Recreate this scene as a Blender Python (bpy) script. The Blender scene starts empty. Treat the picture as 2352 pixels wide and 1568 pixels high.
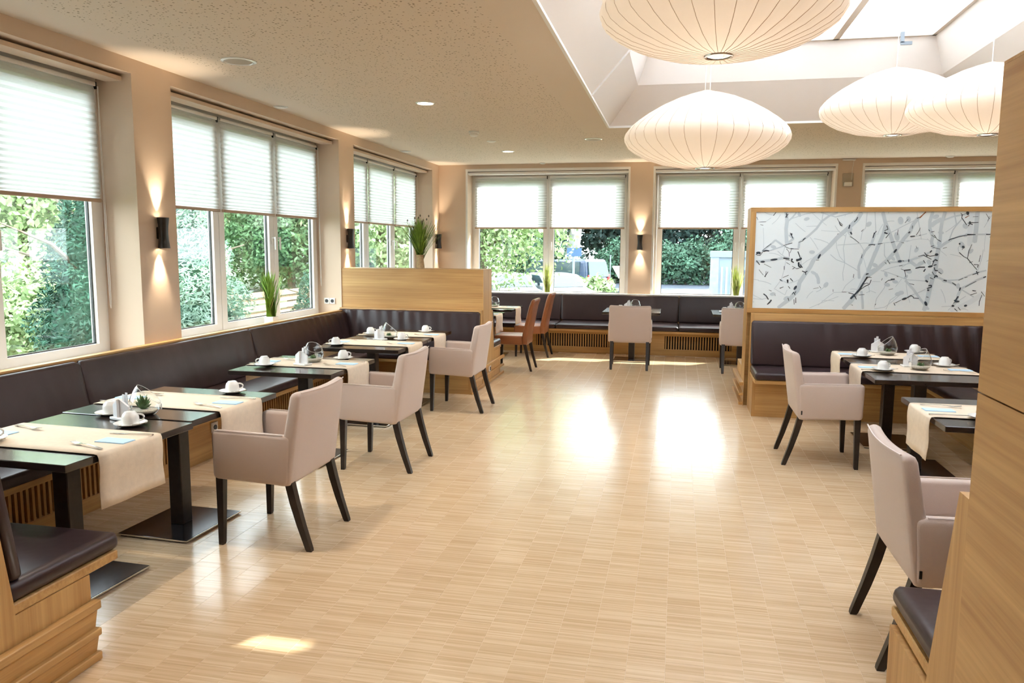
import bpy, bmesh, math, random
from mathutils import Vector, Matrix
R = math.radians
PI = math.pi
rnd = random.Random(7)
SC = bpy.context.scene
COL = SC.collection

# ------------------------------------------------------------------ camera
F_PX = 1772.2
cam_d = bpy.data.cameras.new('camera')
cam_d.sensor_fit = 'HORIZONTAL'; cam_d.sensor_width = 36.0
cam_d.lens = 36.0 * F_PX / 2352.0
cam_d.clip_start = 0.05; cam_d.clip_end = 400
cam = bpy.data.objects.new('camera', cam_d); COL.objects.link(cam)
_pit, _yaw, _rol = R(6.938), R(12.044), R(-0.3675)
_f = Vector((-math.sin(_yaw) * math.cos(_pit), math.cos(_yaw) * math.cos(_pit), -math.sin(_pit)))
_r = Vector((math.cos(_yaw), math.sin(_yaw), 0)); _d = _f.cross(_r)
_r2 = _r * math.cos(_rol) + _d * math.sin(_rol); _d2 = -_r * math.sin(_rol) + _d * math.cos(_rol)
m3 = Matrix((_r2, -_d2, -_f)).transposed()
cam.matrix_world = Matrix.Translation((0, 0, 1.6)) @ m3.to_4x4()
SC.camera = cam

# ------------------------------------------------------------------ world, sun, exposure
SKY = 4.5
W = bpy.data.worlds.new('sky'); SC.world = W; W.use_nodes = True
nt = W.node_tree; nt.nodes.clear()
bg = nt.nodes.new('ShaderNodeBackground'); wo = nt.nodes.new('ShaderNodeOutputWorld')
bg.inputs[0].default_value = (0.86, 0.94, 1.0, 1); bg.inputs[1].default_value = SKY
nt.links.new(bg.outputs[0], wo.inputs[0])
sun_d = bpy.data.lights.new('sun', 'SUN'); sun_d.energy = 10.0; sun_d.angle = R(0.6); sun_d.color = (1.0, 0.95, 0.86)
sun = bpy.data.objects.new('sun', sun_d); COL.objects.link(sun)
sun.rotation_euler = Vector((-1.0, -1.0, -1.0)).to_track_quat('-Z', 'Y').to_euler()
sun.location = (20, 30, 30)
vs = SC.view_settings
vs.view_transform = 'Standard'; vs.look = 'None'; vs.gamma = 1.0; vs.use_curve_mapping = False
vs.exposure = 1.06
cy = SC.cycles
cy.max_bounces = 7; cy.diffuse_bounces = 4; cy.glossy_bounces = 3; cy.transmission_bounces = 4; cy.transparent_max_bounces = 8
cy.use_adaptive_sampling = True; cy.adaptive_threshold = 0.2; cy.adaptive_min_samples = 16
cy.use_light_tree = True
cy.sample_clamp_indirect = 6.0; cy.caustics_reflective = False; cy.caustics_refractive = False
cy.use_denoising = True

# ------------------------------------------------------------------ materials
MATS = {}
def new_mat(name):
    m = bpy.data.materials.new(name); m.use_nodes = True
    MATS[name] = m
    return m, m.node_tree, m.node_tree.nodes['Principled BSDF']
def L(nt, a, b): nt.links.new(a, b)
def pm(name, col, rough=0.5, metal=0.0, spec=0.5, bump=0.0, bscale=40.0, var=0.0, vscale=6.0, trans=0.0, coat=0.0, sheen=0.0):
    m, nt, b = new_mat(name)
    b.inputs['Base Color'].default_value = (*col, 1); b.inputs['Roughness'].default_value = rough
    b.inputs['Metallic'].default_value = metal; b.inputs['Specular IOR Level'].default_value = spec
    b.inputs['Transmission Weight'].default_value = trans; b.inputs['Coat Weight'].default_value = coat
    b.inputs['Sheen Weight'].default_value = sheen
    tc = nt.nodes.new('ShaderNodeTexCoord')
    n = nt.nodes.new('ShaderNodeTexNoise'); n.inputs['Scale'].default_value = vscale; n.inputs['Detail'].default_value = 3
    L(nt, tc.outputs['Object'], n.inputs['Vector'])
    if var > 0:
        r = nt.nodes.new('ShaderNodeValToRGB')
        r.color_ramp.elements[0].position = 0.3; r.color_ramp.elements[1].position = 0.7
        r.color_ramp.elements[0].color = (*[c * (1 - var) for c in col], 1)
        r.color_ramp.elements[1].color = (*[min(1, c * (1 + var)) for c in col], 1)
        L(nt, n.outputs['Fac'], r.inputs['Fac']); L(nt, r.outputs['Color'], b.inputs['Base Color'])
    if bump > 0:
        n2 = nt.nodes.new('ShaderNodeTexNoise'); n2.inputs['Scale'].default_value = bscale; n2.inputs['Detail'].default_value = 2
        L(nt, tc.outputs['Object'], n2.inputs['Vector'])
        bp = nt.nodes.new('ShaderNodeBump'); bp.inputs['Strength'].default_value = bump; bp.inputs['Distance'].default_value = 0.01
        L(nt, n2.outputs['Fac'], bp.inputs['Height']); L(nt, bp.outputs['Normal'], b.inputs['Normal'])
    return m
def wood(name, c1, c2, axis, rough=0.42, scale=1.0):
    m, nt, b = new_mat(name)
    tc = nt.nodes.new('ShaderNodeTexCoord'); mp = nt.nodes.new('ShaderNodeMapping')
    s = [58 * scale] * 3; s['xyz'.index(axis)] = 1.1 * scale
    mp.inputs['Scale'].default_value = s
    L(nt, tc.outputs['Object'], mp.inputs['Vector'])
    n = nt.nodes.new('ShaderNodeTexNoise'); n.inputs['Scale'].default_value = 1.0; n.inputs['Detail'].default_value = 5; n.inputs['Roughness'].default_value = 0.6
    L(nt, mp.outputs['Vector'], n.inputs['Vector'])
    mp2 = nt.nodes.new('ShaderNodeMapping'); s2 = [5 * scale] * 3; s2['xyz'.index(axis)] = 0.5
    mp2.inputs['Scale'].default_value = s2; L(nt, tc.outputs['Object'], mp2.inputs['Vector'])
    n2 = nt.nodes.new('ShaderNodeTexNoise'); n2.inputs['Scale'].default_value = 1.0; n2.inputs['Distortion'].default_value = 1.2
    L(nt, mp2.outputs['Vector'], n2.inputs['Vector'])
    mx = nt.nodes.new('ShaderNodeMath'); mx.operation = 'ADD'
    hf = nt.nodes.new('ShaderNodeMath'); hf.operation = 'MULTIPLY'; hf.inputs[1].default_value = 0.5
    L(nt, n.outputs['Fac'], mx.inputs[0]); L(nt, n2.outputs['Fac'], mx.inputs[1]); L(nt, mx.outputs[0], hf.inputs[0])
    r = nt.nodes.new('ShaderNodeValToRGB'); r.color_ramp.elements[0].position = 0.34; r.color_ramp.elements[1].position = 0.66
    r.color_ramp.elements[0].color = (*c1, 1); r.color_ramp.elements[1].color = (*c2, 1)
    L(nt, hf.outputs[0], r.inputs['Fac']); L(nt, r.outputs['Color'], b.inputs['Base Color'])
    b.inputs['Roughness'].default_value = rough
    bp = nt.nodes.new('ShaderNodeBump'); bp.inputs['Strength'].default_value = 0.12; bp.inputs['Distance'].default_value = 0.002
    L(nt, n.outputs['Fac'], bp.inputs['Height']); L(nt, bp.outputs['Normal'], b.inputs['Normal'])
    return m
OAK1, OAK2 = (0.42, 0.215, 0.066), (0.66, 0.405, 0.155)
for ax in 'xyz': wood('oak_' + ax, OAK1, OAK2, ax)
pm('wall', (0.70, 0.545, 0.415), 0.85, bump=0.05, bscale=180)
pm('reveal', (0.62, 0.52, 0.34), 0.85)
pm('white_paint', (0.86, 0.83, 0.80), 0.7)
pm('shaft_white', (0.80, 0.745, 0.70), 0.8)
pm('upvc', (0.84, 0.82, 0.79), 0.35)
pm('leather', (0.034, 0.0185, 0.0205), 0.37, spec=0.42, bump=0.2, bscale=9, var=0.18, vscale=3)
pm('fabric', (0.60, 0.485, 0.425), 0.9, bump=0.12, bscale=320, sheen=0.3)
pm('piping', (0.70, 0.60, 0.56), 0.7)
pm('brown_leather', (0.30, 0.105, 0.042), 0.35, spec=0.5, bump=0.1, bscale=30, var=0.1)
pm('wenge', (0.018, 0.012, 0.010), 0.38, var=0.4, vscale=25)
pm('table_top', (0.024, 0.016, 0.013), 0.17, spec=0.8, bump=0.03, bscale=160, var=0.3, vscale=18)
pm('black_metal', (0.012, 0.011, 0.012), 0.3, spec=0.6)
pm('plate_steel', (0.06, 0.052, 0.056), 0.16, metal=0.75)
pm('chrome', (0.75, 0.73, 0.70), 0.18, metal=1.0)
pm('linen', (0.78, 0.66, 0.52), 0.9, bump=0.12, bscale=420, var=0.04, vscale=40)
pm('china', (0.86, 0.86, 0.84), 0.12, coat=0.4)
pm('napkin_blue', (0.52, 0.74, 0.92), 0.8)
pm('napkin_white', (0.82, 0.82, 0.84), 0.85)
pm('dark_gap', (0.010, 0.007, 0.005), 0.9)
pm('plastic_white', (0.82, 0.80, 0.76), 0.4)
pm('plastic_black', (0.012, 0.012, 0.012), 0.4)
pm('sconce_black', (0.020, 0.016, 0.013), 0.35, var=0.3, vscale=30)
pm('succulent', (0.10, 0.20, 0.07), 0.6, var=0.4, vscale=40)
pm('sand', (0.55, 0.50, 0.42), 0.95, bump=0.4, bscale=300, var=0.3, vscale=200)
pm('grass_green', (0.22, 0.36, 0.05), 0.6, var=0.35, vscale=12)
pm('grass_pale', (0.52, 0.58, 0.18), 0.6, var=0.3, vscale=12)
pm('twine', (0.42, 0.30, 0.16), 0.9, var=0.2, vscale=50)
pm('pot_white', (0.86, 0.83, 0.80), 0.35)
pm('leaf_light', (0.33, 0.44, 0.21), 0.6, var=0.45, vscale=2.5)
pm('leaf_mid', (0.115, 0.22, 0.095), 0.6, var=0.5, vscale=2)
pm('leaf_conifer', (0.022, 0.095, 0.055), 0.65, var=0.5, vscale=3)
pm('leaf_frost', (0.32, 0.47, 0.37), 0.65, var=0.4, vscale=3)
pm('leaf_dark', (0.030, 0.062, 0.056), 0.7, var=0.5, vscale=0.8)
pm('leaf_bush', (0.060, 0.135, 0.085), 0.7, var=0.5, vscale=1.0)
pm('bark', (0.20, 0.16, 0.12), 0.95, var=0.4, vscale=6)
pm('bark_pale', (0.30, 0.29, 0.28), 0.95, var=0.25, vscale=4)
pm('lawn', (0.075, 0.10, 0.05), 0.95, var=0.4, vscale=1.5)
pm('asphalt', (0.06, 0.072, 0.10), 0.9, var=0.15, vscale=1)
pm('fence_wood', (0.34, 0.235, 0.15), 0.8, var=0.25, vscale=6)
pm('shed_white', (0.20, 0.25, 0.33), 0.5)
pm('shed_dark', (0.10, 0.11, 0.16), 0.5)
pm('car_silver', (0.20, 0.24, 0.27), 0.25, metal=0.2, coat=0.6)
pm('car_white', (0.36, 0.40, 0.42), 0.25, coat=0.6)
pm('car_blue', (0.04, 0.06, 0.12), 0.25, coat=0.6)
pm('car_glass', (0.03, 0.06, 0.075), 0.08, spec=0.8)
pm('rubber', (0.02, 0.02, 0.02), 0.8)
pm('tail_red', (0.55, 0.03, 0.03), 0.3)
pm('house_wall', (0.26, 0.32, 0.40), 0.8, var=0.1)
pm('house_glass', (0.22, 0.36, 0.52), 0.1)
pm('sign_blue', (0.06, 0.12, 0.24), 0.5)
pm('post_grey', (0.24, 0.28, 0.32), 0.5)
pm('art_white', (0.85, 0.95, 1.0), 0.22)
pm('art_faint', (0.78, 0.88, 0.94), 0.22)
pm('art_light', (0.62, 0.73, 0.80), 0.25)
pm('art_dark', (0.055, 0.075, 0.10), 0.25)
pm('art_brown', (0.30, 0.12, 0.06), 0.25)
pm('paper_tag', (0.85, 0.82, 0.76), 0.7)
pm('cord_white', (0.85, 0.83, 0.80), 0.6)
def emis(name, col, s):
    m = bpy.data.materials.new(name); m.use_nodes = True; nt = m.node_tree; nt.nodes.clear()
    e = nt.nodes.new('ShaderNodeEmission'); o = nt.nodes.new('ShaderNodeOutputMaterial')
    e.inputs[0].default_value = (*col, 1); e.inputs[1].default_value = s; L(nt, e.outputs[0], o.inputs[0]); MATS[name] = m
pm('speaker_grille', (0.50, 0.44, 0.37), 0.8)
emis('lamp_glow', (1.0, 0.86, 0.62), 14.0)
emis('lamp_soft', (1.0, 0.92, 0.80), 5.0)
def glass(name, tint, k=1.0, rough=0.0, pwr=5.0):
    m = bpy.data.materials.new(name); m.use_nodes = True; nt = m.node_tree; nt.nodes.clear()
    t = nt.nodes.new('ShaderNodeBsdfTransparent'); g = nt.nodes.new('ShaderNodeBsdfGlossy'); mx = nt.nodes.new('ShaderNodeMixShader')
    lw = nt.nodes.new('ShaderNodeLayerWeight'); lw.inputs[0].default_value = 0.5; o = nt.nodes.new('ShaderNodeOutputMaterial')
    mu = nt.nodes.new('ShaderNodeMath'); mu.operation = 'MULTIPLY'; mu.inputs[1].default_value = k
    t.inputs[0].default_value = (*tint, 1); g.inputs['Roughness'].default_value = rough
    pw = nt.nodes.new('ShaderNodeMath'); pw.operation = 'POWER'; pw.inputs[1].default_value = pwr; L(nt, lw.outputs['Facing'], pw.inputs[0])
    fr = nt.nodes.new('ShaderNodeMath'); fr.operation = 'MULTIPLY_ADD'; fr.inputs[1].default_value = 0.96; fr.inputs[2].default_value = 0.04; L(nt, pw.outputs[0], fr.inputs[0])
    L(nt, fr.outputs[0], mu.inputs[0]); L(nt, mu.outputs[0], mx.inputs[0]); L(nt, t.outputs[0], mx.inputs[1]); L(nt, g.outputs[0], mx.inputs[2]); L(nt, mx.outputs[0], o.inputs[0])
    MATS[name] = m
glass('window_glass', (0.94, 0.97, 0.96)); glass('thin_glass', (0.93, 0.955, 0.955), 1.2, 0.0, 2.6)
def translucent(name, dcol, tcol, fac, rough=0.5):
    m = bpy.data.materials.new(name); m.use_nodes = True; nt = m.node_tree; nt.nodes.clear()
    d = nt.nodes.new('ShaderNodeBsdfDiffuse'); t = nt.nodes.new('ShaderNodeBsdfTranslucent'); mx = nt.nodes.new('ShaderNodeMixShader'); o = nt.nodes.new('ShaderNodeOutputMaterial')
    d.inputs[0].default_value = (*dcol, 1); t.inputs[0].default_value = (*tcol, 1); mx.inputs[0].default_value = fac
    L(nt, d.outputs[0], mx.inputs[1]); L(nt, t.outputs[0], mx.inputs[2]); L(nt, mx.outputs[0], o.inputs[0]); MATS[name] = m
translucent('blind_fabric', (0.84, 0.84, 0.82), (0.62, 0.63, 0.63), 0.5)
translucent('milk_glass', (0.85, 0.86, 0.88), (0.76, 0.77, 0.79), 0.75)
translucent('shade_skin', (0.92, 0.87, 0.82), (0.95, 0.89, 0.82), 0.28)

def ceiling_mat():
    m, nt, b = new_mat('ceiling_board')
    g = nt.nodes.new('ShaderNodeNewGeometry'); sx = nt.nodes.new('ShaderNodeSeparateXYZ'); L(nt, g.outputs['Position'], sx.inputs[0])
    v = nt.nodes.new('ShaderNodeTexVoronoi'); v.inputs['Scale'].default_value = 40.0; v.inputs['Randomness'].default_value = 1.0
    L(nt, g.outputs['Position'], v.inputs['Vector'])
    sep = nt.nodes.new('ShaderNodeSeparateColor'); L(nt, v.outputs['Color'], sep.inputs[0])
    th = nt.nodes.new('ShaderNodeMapRange'); th.inputs['To Min'].default_value = 0.10; th.inputs['To Max'].default_value = 0.31
    L(nt, sep.outputs[0], th.inputs['Value'])
    lt = nt.nodes.new('ShaderNodeMath'); lt.operation = 'LESS_THAN'; L(nt, v.outputs['Distance'], lt.inputs[0]); L(nt, th.outputs[0], lt.inputs[1])
    def cmp(out, op, val):
        c = nt.nodes.new('ShaderNodeMath'); c.operation = op; L(nt, out, c.inputs[0]); c.inputs[1].default_value = val; return c.outputs[0]
    def mul(a, c):
        k = nt.nodes.new('ShaderNodeMath'); k.operation = 'MULTIPLY'; L(nt, a, k.inputs[0]); L(nt, c, k.inputs[1]); return k.outputs[0]
    def mxm(a, c):
        k = nt.nodes.new('ShaderNodeMath'); k.operation = 'MAXIMUM'; L(nt, a, k.inputs[0]); L(nt, c, k.inputs[1]); return k.outputs[0]
    X, Y = sx.outputs[0], sx.outputs[1]
    field = mul(mul(cmp(X, 'GREATER_THAN', -3.55), cmp(Y, 'LESS_THAN', 11.95)), mxm(cmp(X, 'LESS_THAN', -1.12), cmp(Y, 'GREATER_THAN', 9.2)))
    hole = mul(lt.outputs[0], field)
    mx = nt.nodes.new('ShaderNodeMix'); mx.data_type = 'RGBA'
    mx.inputs['A'].default_value = (0.75, 0.64, 0.535, 1); mx.inputs['B'].default_value = (0.34, 0.27, 0.18, 1)
    L(nt, hole, mx.inputs['Factor']); L(nt, mx.outputs['Result'], b.inputs['Base Color']); b.inputs['Roughness'].default_value = 0.9
ceiling_mat()
PLW = 0.1465
def parquet_mat():
    m, nt, b = new_mat('parquet')
    g = nt.nodes.new('ShaderNodeNewGeometry'); sx = nt.nodes.new('ShaderNodeSeparateXYZ'); L(nt, g.outputs['Position'], sx.inputs[0])
    def math_(op, a, bv):
        k = nt.nodes.new('ShaderNodeMath'); k.operation = op
        (L(nt, a, k.inputs[0]) if not isinstance(a, float) else setattr(k.inputs[0], 'default_value', a))
        if bv is not None: (L(nt, bv, k.inputs[1]) if not isinstance(bv, float) else setattr(k.inputs[1], 'default_value', bv))
        return k.outputs[0]
    cx = math_('FLOOR', math_('DIVIDE', sx.outputs[0], PLW), None)
    wn0 = nt.nodes.new('ShaderNodeTexWhiteNoise'); wn0.noise_dimensions = '1D'; L(nt, cx, wn0.inputs['W'])
    yy = math_('ADD', sx.outputs[1], wn0.outputs['Value'])
    sy = math_('FLOOR', math_('DIVIDE', yy, 0.0095), None)
    cb = nt.nodes.new('ShaderNodeCombineXYZ'); L(nt, cx, cb.inputs[0]); L(nt, sy, cb.inputs[1])
    wn = nt.nodes.new('ShaderNodeTexWhiteNoise'); wn.noise_dimensions = '2D'; L(nt, cb.outputs[0], wn.inputs['Vector'])
    by = math_('FLOOR', math_('DIVIDE', sx.outputs[1], 0.16), None)
    cb2 = nt.nodes.new('ShaderNodeCombineXYZ'); L(nt, cx, cb2.inputs[0]); L(nt, by, cb2.inputs[1])
    wn2 = nt.nodes.new('ShaderNodeTexWhiteNoise'); wn2.noise_dimensions = '2D'; L(nt, cb2.outputs[0], wn2.inputs['Vector'])
    mp = nt.nodes.new('ShaderNodeMapping'); mp.inputs['Scale'].default_value = (6, 110, 1); L(nt, g.outputs['Position'], mp.inputs['Vector'])
    n = nt.nodes.new('ShaderNodeTexNoise'); n.inputs['Scale'].default_value = 1.0; n.inputs['Detail'].default_value = 3; L(nt, mp.outputs['Vector'], n.inputs['Vector'])
    f1 = math_('ADD', math_('MULTIPLY', wn.outputs['Value'], 0.36), math_('MULTIPLY', wn2.outputs['Value'], 0.12))
    f2 = math_('ADD', f1, math_('MULTIPLY', n.outputs['Fac'], 0.44))
    r = nt.nodes.new('ShaderNodeValToRGB')
    r.color_ramp.elements[0].position = 0.02; r.color_ramp.elements[1].position = 0.92
    r.color_ramp.elements[0].color = (0.52, 0.35, 0.195, 1); r.color_ramp.elements[1].color = (0.84, 0.68, 0.48, 1)
    e = r.color_ramp.elements.new(0.46); e.color = (0.68, 0.495, 0.31, 1)
    L(nt, f2, r.inputs['Fac']); L(nt, r.outputs['Color'], b.inputs['Base Color'])
    b.inputs['Roughness'].default_value = 0.19; b.inputs['Specular IOR Level'].default_value = 0.42
    bp = nt.nodes.new('ShaderNodeBump'); bp.inputs['Strength'].default_value = 0.06; bp.inputs['Distance'].default_value = 0.002
    L(nt, wn.outputs['Value'], bp.inputs['Height']); L(nt, bp.outputs['Normal'], b.inputs['Normal'])
parquet_mat()
pm('rail_tan', (0.50, 0.36, 0.26), 0.5)
pm('joint_filler', (0.74, 0.58, 0.39), 0.3)

# ------------------------------------------------------------------ mesh helpers
def rring(w, h, r, n=3):
    r = max(min(r, w / 2 - 1e-5, h / 2 - 1e-5), 1e-5); out = []
    for cx_, cy_, a0 in ((w/2-r, h/2-r, 0), (-w/2+r, h/2-r, 90), (-w/2+r, -h/2+r, 180), (w/2-r, -h/2+r, 270)):
        for k in range(n + 1):
            a = R(a0 + 90 * k / n); out.append((cx_ + r * math.cos(a), cy_ + r * math.sin(a)))
    return out
class MB:
    def __init__(s): s.v = []; s.f = []
    def add(s, vs_, fs):
        o = len(s.v); s.v += [tuple(p) for p in vs_]; s.f += [tuple(i + o for i in f) for f in fs]; return s
    def box(s, x0, x1, y0, y1, z0, z1):
        return s.add([(x0,y0,z0),(x1,y0,z0),(x1,y1,z0),(x0,y1,z0),(x0,y0,z1),(x1,y0,z1),(x1,y1,z1),(x0,y1,z1)],
                     [(0,3,2,1),(4,5,6,7),(0,1,5,4),(1,2,6,5),(2,3,7,6),(3,0,4,7)])
    def loft(s, rings, cap=True, closed=False):
        n = len(rings[0]); vs_ = [p for r in rings for p in r]; fs = []
        m = len(rings)
        for i in range(m if closed else m - 1):
            a, b = i * n, ((i + 1) % m) * n
            for k in range(n):
                fs.append((a + k, a + (k + 1) % n, b + (k + 1) % n, b + k))
        if cap and not closed:
            fs.append(tuple(range(n - 1, -1, -1))); fs.append(tuple(range((m - 1) * n, m * n)))
        return s.add(vs_, fs)
    def rbox(s, x0, x1, y0, y1, z0, z1, r=0.01, n=2, fn=None, zc=0):
        cx_, cy_ = (x0+x1)/2, (y0+y1)/2; w, h = x1-x0, y1-y0; rings = []
        st = [(r*(1-math.sin(PI/2*k/n)), z0 + r*(1-math.cos(PI/2*k/n))) for k in range(n+1)]
        mid = [(0, z0 + r + (z1-z0-2*r)*(k+1)/(zc+1)) for k in range(zc)]
        st = st + mid + [(i, z1 + z0 - z) for i, z in reversed(st)]
        for ins, z in st:
            rr = rring(w-2*ins, h-2*ins, max(r-ins, 0.0008), n)
            ring = [(cx_+px, cy_+py, z) for px, py in rr]
            rings.append([fn(p) for p in ring] if fn else ring)
        return s.loft(rings)
    def lathe(s, prof, n=24, c=(0,0,0), cap=True):
        rings = [[(c[0]+r*math.cos(2*PI*k/n), c[1]+r*math.sin(2*PI*k/n), c[2]+z) for k in range(n)] for r, z in prof]
        return s.loft(rings, cap=cap)
    def tube(s, pts, r, n=6, cap=True):
        pts = [Vector(p) for p in pts]; rings = []
        rs = r if isinstance(r, (list, tuple)) else [r] * len(pts)
        up = Vector((0, 0, 1))
        for i, p in enumerate(pts):
            t = (pts[min(i+1, len(pts)-1)] - pts[max(i-1, 0)]).normalized()
            a = t.cross(up if abs(t.z) < 0.95 else Vector((1, 0, 0))).normalized(); b = t.cross(a)
            rings.append([tuple(p + (a*math.cos(2*PI*k/n) + b*math.sin(2*PI*k/n)) * rs[i]) for k in range(n)])
        return s.loft(rings, cap=cap)
    def prism(s, poly, a0, a1, axis='x'):
        if axis == 'x': A = [(a0, p[0], p[1]) for p in poly]; B = [(a1, p[0], p[1]) for p in poly]
        elif axis == 'y': A = [(p[0], a0, p[1]) for p in poly]; B = [(p[0], a1, p[1]) for p in poly]
        else: A = [(p[0], p[1], a0) for p in poly]; B = [(p[0], p[1], a1) for p in poly]
        return s.loft([A, B])
    def mesh(s, name, smooth=True, ang=35):
        me = bpy.data.meshes.new(name); me.from_pydata(s.v, [], s.f)
        bm = bmesh.new(); bm.from_mesh(me); bmesh.ops.recalc_face_normals(bm, faces=bm.faces); bm.to_mesh(me); bm.free()
        if smooth:
            me.polygons.foreach_set('use_smooth', [True] * len(me.polygons)); me.set_sharp_from_angle(angle=R(ang))
        me.update(); return me
    def ob(s, name, mat, parent=None, loc=None, rotz=0, smooth=True, ang=35):
        return link(name, s.mesh(name, smooth, ang), mat, parent, loc, rotz)
def link(name, me, mat, parent=None, loc=None, rotz=0):
    o = bpy.data.objects.new(name, me); COL.objects.link(o)
    if mat and not me.materials: me.materials.append(MATS[mat])
    if parent: o.parent = parent
    if loc: o.location = loc
    if rotz: o.rotation_euler = (0, 0, rotz)
    return o
def tag(o, label=None, cat=None, group=None, kind=None):
    if label: o['label'] = label
    if cat: o['category'] = cat
    if group: o['group'] = group
    if kind: o['kind'] = kind
    return o
def empty(name, loc=(0,0,0), rotz=0, label=None, cat=None, group=None, kind=None):
    o = bpy.data.objects.new(name, None); COL.objects.link(o); o.empty_display_size = 0.1
    o.location = loc; o.rotation_euler = (0, 0, rotz)
    return tag(o, label, cat, group, kind)
def copy_tree(o, parent=None):
    c = o.copy(); COL.objects.link(c); c.parent = parent
    for ch in list(o.children): copy_tree(ch, c)
    return c
_used = {}
def place(proto, key, loc, rotz, label, group=None):
    o = copy_tree(proto) if key in _used else proto
    _used[key] = 1
    o.location = loc; o.rotation_euler = (0, 0, rotz); o['label'] = label
    if group: o['group'] = group
    return o
# ------------------------------------------------------------------ the room shell
XL, YB, ZC = -3.90, 12.42, 2.935
XR, YF = 6.6, -3.2
WZ0, WZ1 = 0.79, 2.83
LW = [(2.02, 5.05), (5.495, 8.55), (8.97, 12.06)]
BW = [(-3.41, -0.80), (-0.385, 2.245), (2.648, 5.28)]
TH = 0.36
wl = MB()
wl.box(XL-TH, XL, YF, YB+TH, 0, WZ0); wl.box(XL-TH, XL, YF, YB+TH, WZ1, ZC+0.12)
e0 = YF
for a, b in LW: wl.box(XL-TH, XL, e0, a, WZ0, WZ1); e0 = b
wl.box(XL-TH, XL, e0, YB+TH, WZ0, WZ1)
tag(wl.ob('wall_left', 'wall', smooth=False), kind='structure')
wb = MB()
wb.box(XL, XR, YB, YB+TH, 0, WZ0); wb.box(XL, XR, YB, YB+TH, WZ1, ZC+0.12)
e0 = XL
for a, b in BW: wb.box(e0, a, YB, YB+TH, WZ0, WZ1); e0 = b
wb.box(e0, XR, YB, YB+TH, WZ0, WZ1)
tag(wb.ob('wall_back', 'wall', smooth=False), kind='structure')
tag(MB().box(XR, XR+0.2, YF, YB+TH, 0, ZC+0.1).ob('wall_right', 'wall', smooth=False), kind='structure')
tag(MB().box(XL-TH, XR+0.2, YF-0.2, YF, 0, ZC+0.1).ob('wall_front', 'wall', smooth=False), kind='structure')
# ceiling with the skylight opening
SX0, SX1, SY0, SY1 = -0.805, 2.81, 1.2, 8.86
ce = MB()
ce.box(XL, SX0, YF, YB, ZC, ZC+0.1); ce.box(SX1, XR, YF, YB, ZC, ZC+0.1)
ce.box(SX0, SX1, YF, SY0, ZC, ZC+0.1); ce.box(SX0, SX1, SY1, YB, ZC, ZC+0.1)
ceil = tag(ce.ob('ceiling', 'ceiling_board', smooth=False), kind='structure')
sk = empty('skylight', (0, 0, 0), kind='structure')
ins1, ins2, zk, zt = 0.33, 0.46, 3.314, 3.67
def rect(i, z): return [(SX0+i, SY0+i, z), (SX1-i, SY0+i, z), (SX1-i, SY1-i, z), (SX0+i, SY1-i, z)]
lo, mi, hi = rect(0, ZC), rect(ins1, zk), rect(ins2, zt)
for k in range(4):
    for nm, a, b in (('splay_panel', lo, mi), ('shaft_panel', mi, hi)):
        p, q, r_, s_ = a[k], a[(k+1) % 4], b[(k+1) % 4], b[k]
        c = Vector((1.0, 5.0, p[2]))
        off = lambda v: (v[0] + (0.06 if v[0] > c.x else -0.06), v[1] + (0.06 if v[1] > c.y else -0.06), v[2] + 0.02)
        MB().add([p, q, r_, s_, off(p), off(q), off(r_), off(s_)], [(0,1,2,3),(7,6,5,4),(0,4,5,1),(1,5,6,2),(2,6,7,3),(3,7,4,0)]).ob(nm, 'shaft_white', sk, smooth=False)
tr = MB()
for x0, x1, y0, y1 in ((SX0-0.012, SX0+0.012, SY0, SY1), (SX1-0.012, SX1+0.012, SY0, SY1), (SX0, SX1, SY0-0.012, SY0+0.012), (SX0, SX1, SY1-0.012, SY1+0.012)):
    tr.box(x0, x1, y0, y1, ZC-0.008, ZC+0.03)
tr.ob('edge_trim', 'white_paint', sk, smooth=False)
# joint strip on the left splay
MB().prism([(SX0+0.004, ZC+0.01), (SX0+0.016, ZC+0.0), (SX0+ins1+0.012, zk-0.008), (SX0+ins1, zk)], 7.02, 7.045, 'y').ob('joint_strip', 'white_paint', sk, smooth=False)
gx0, gx1, gy0, gy1 = SX0+ins2, SX1-ins2, SY0+ins2, SY1-ins2
nx_, ny_ = 3, 5
fr = MB()
for i in range(nx_+1):
    x = gx0 + (gx1-gx0)*i/nx_; fr.box(x-0.03, x+0.03, gy0-0.05, gy1+0.05, zt-0.02, zt+0.06)
for j in range(ny_+1):
    y = gy0 + (gy1-gy0)*j/ny_; fr.box(gx0-0.05, gx1+0.05, y-0.03, y+0.03, zt-0.02, zt+0.06)
fr.ob('glazing_bar', 'shaft_white', sk, smooth=False)
SLX, SLY = (2.0, 2.28), (6.35, 6.425)      # clear slot added to the milky glazing to throw a sun patch on the floor
for i in range(nx_):
    for j in range(ny_):
        x0, x1 = gx0+(gx1-gx0)*i/nx_, gx0+(gx1-gx0)*(i+1)/nx_; y0, y1 = gy0+(gy1-gy0)*j/ny_, gy0+(gy1-gy0)*(j+1)/ny_
        b = MB()
        if x0 < SLX[0] < x1 and y0 < SLY[0] < y1:
            sx1 = min(SLX[1], x1)
            b.box(x0, SLX[0], y0, y1, zt+0.02, zt+0.03); b.box(sx1, x1, y0, y1, zt+0.02, zt+0.03)
            b.box(SLX[0], sx1, y0, SLY[0], zt+0.02, zt+0.03); b.box(SLX[0], sx1, SLY[1], y1, zt+0.02, zt+0.03)
            MB().box(SLX[0], sx1, SLY[0], SLY[1], zt+0.022, zt+0.028).ob('sun_slot_pane', 'window_glass', sk, smooth=False)
        else: b.box(x0, x1, y0, y1, zt+0.02, zt+0.03)
        b.ob('pane', 'milk_glass', sk, smooth=False)
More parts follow.
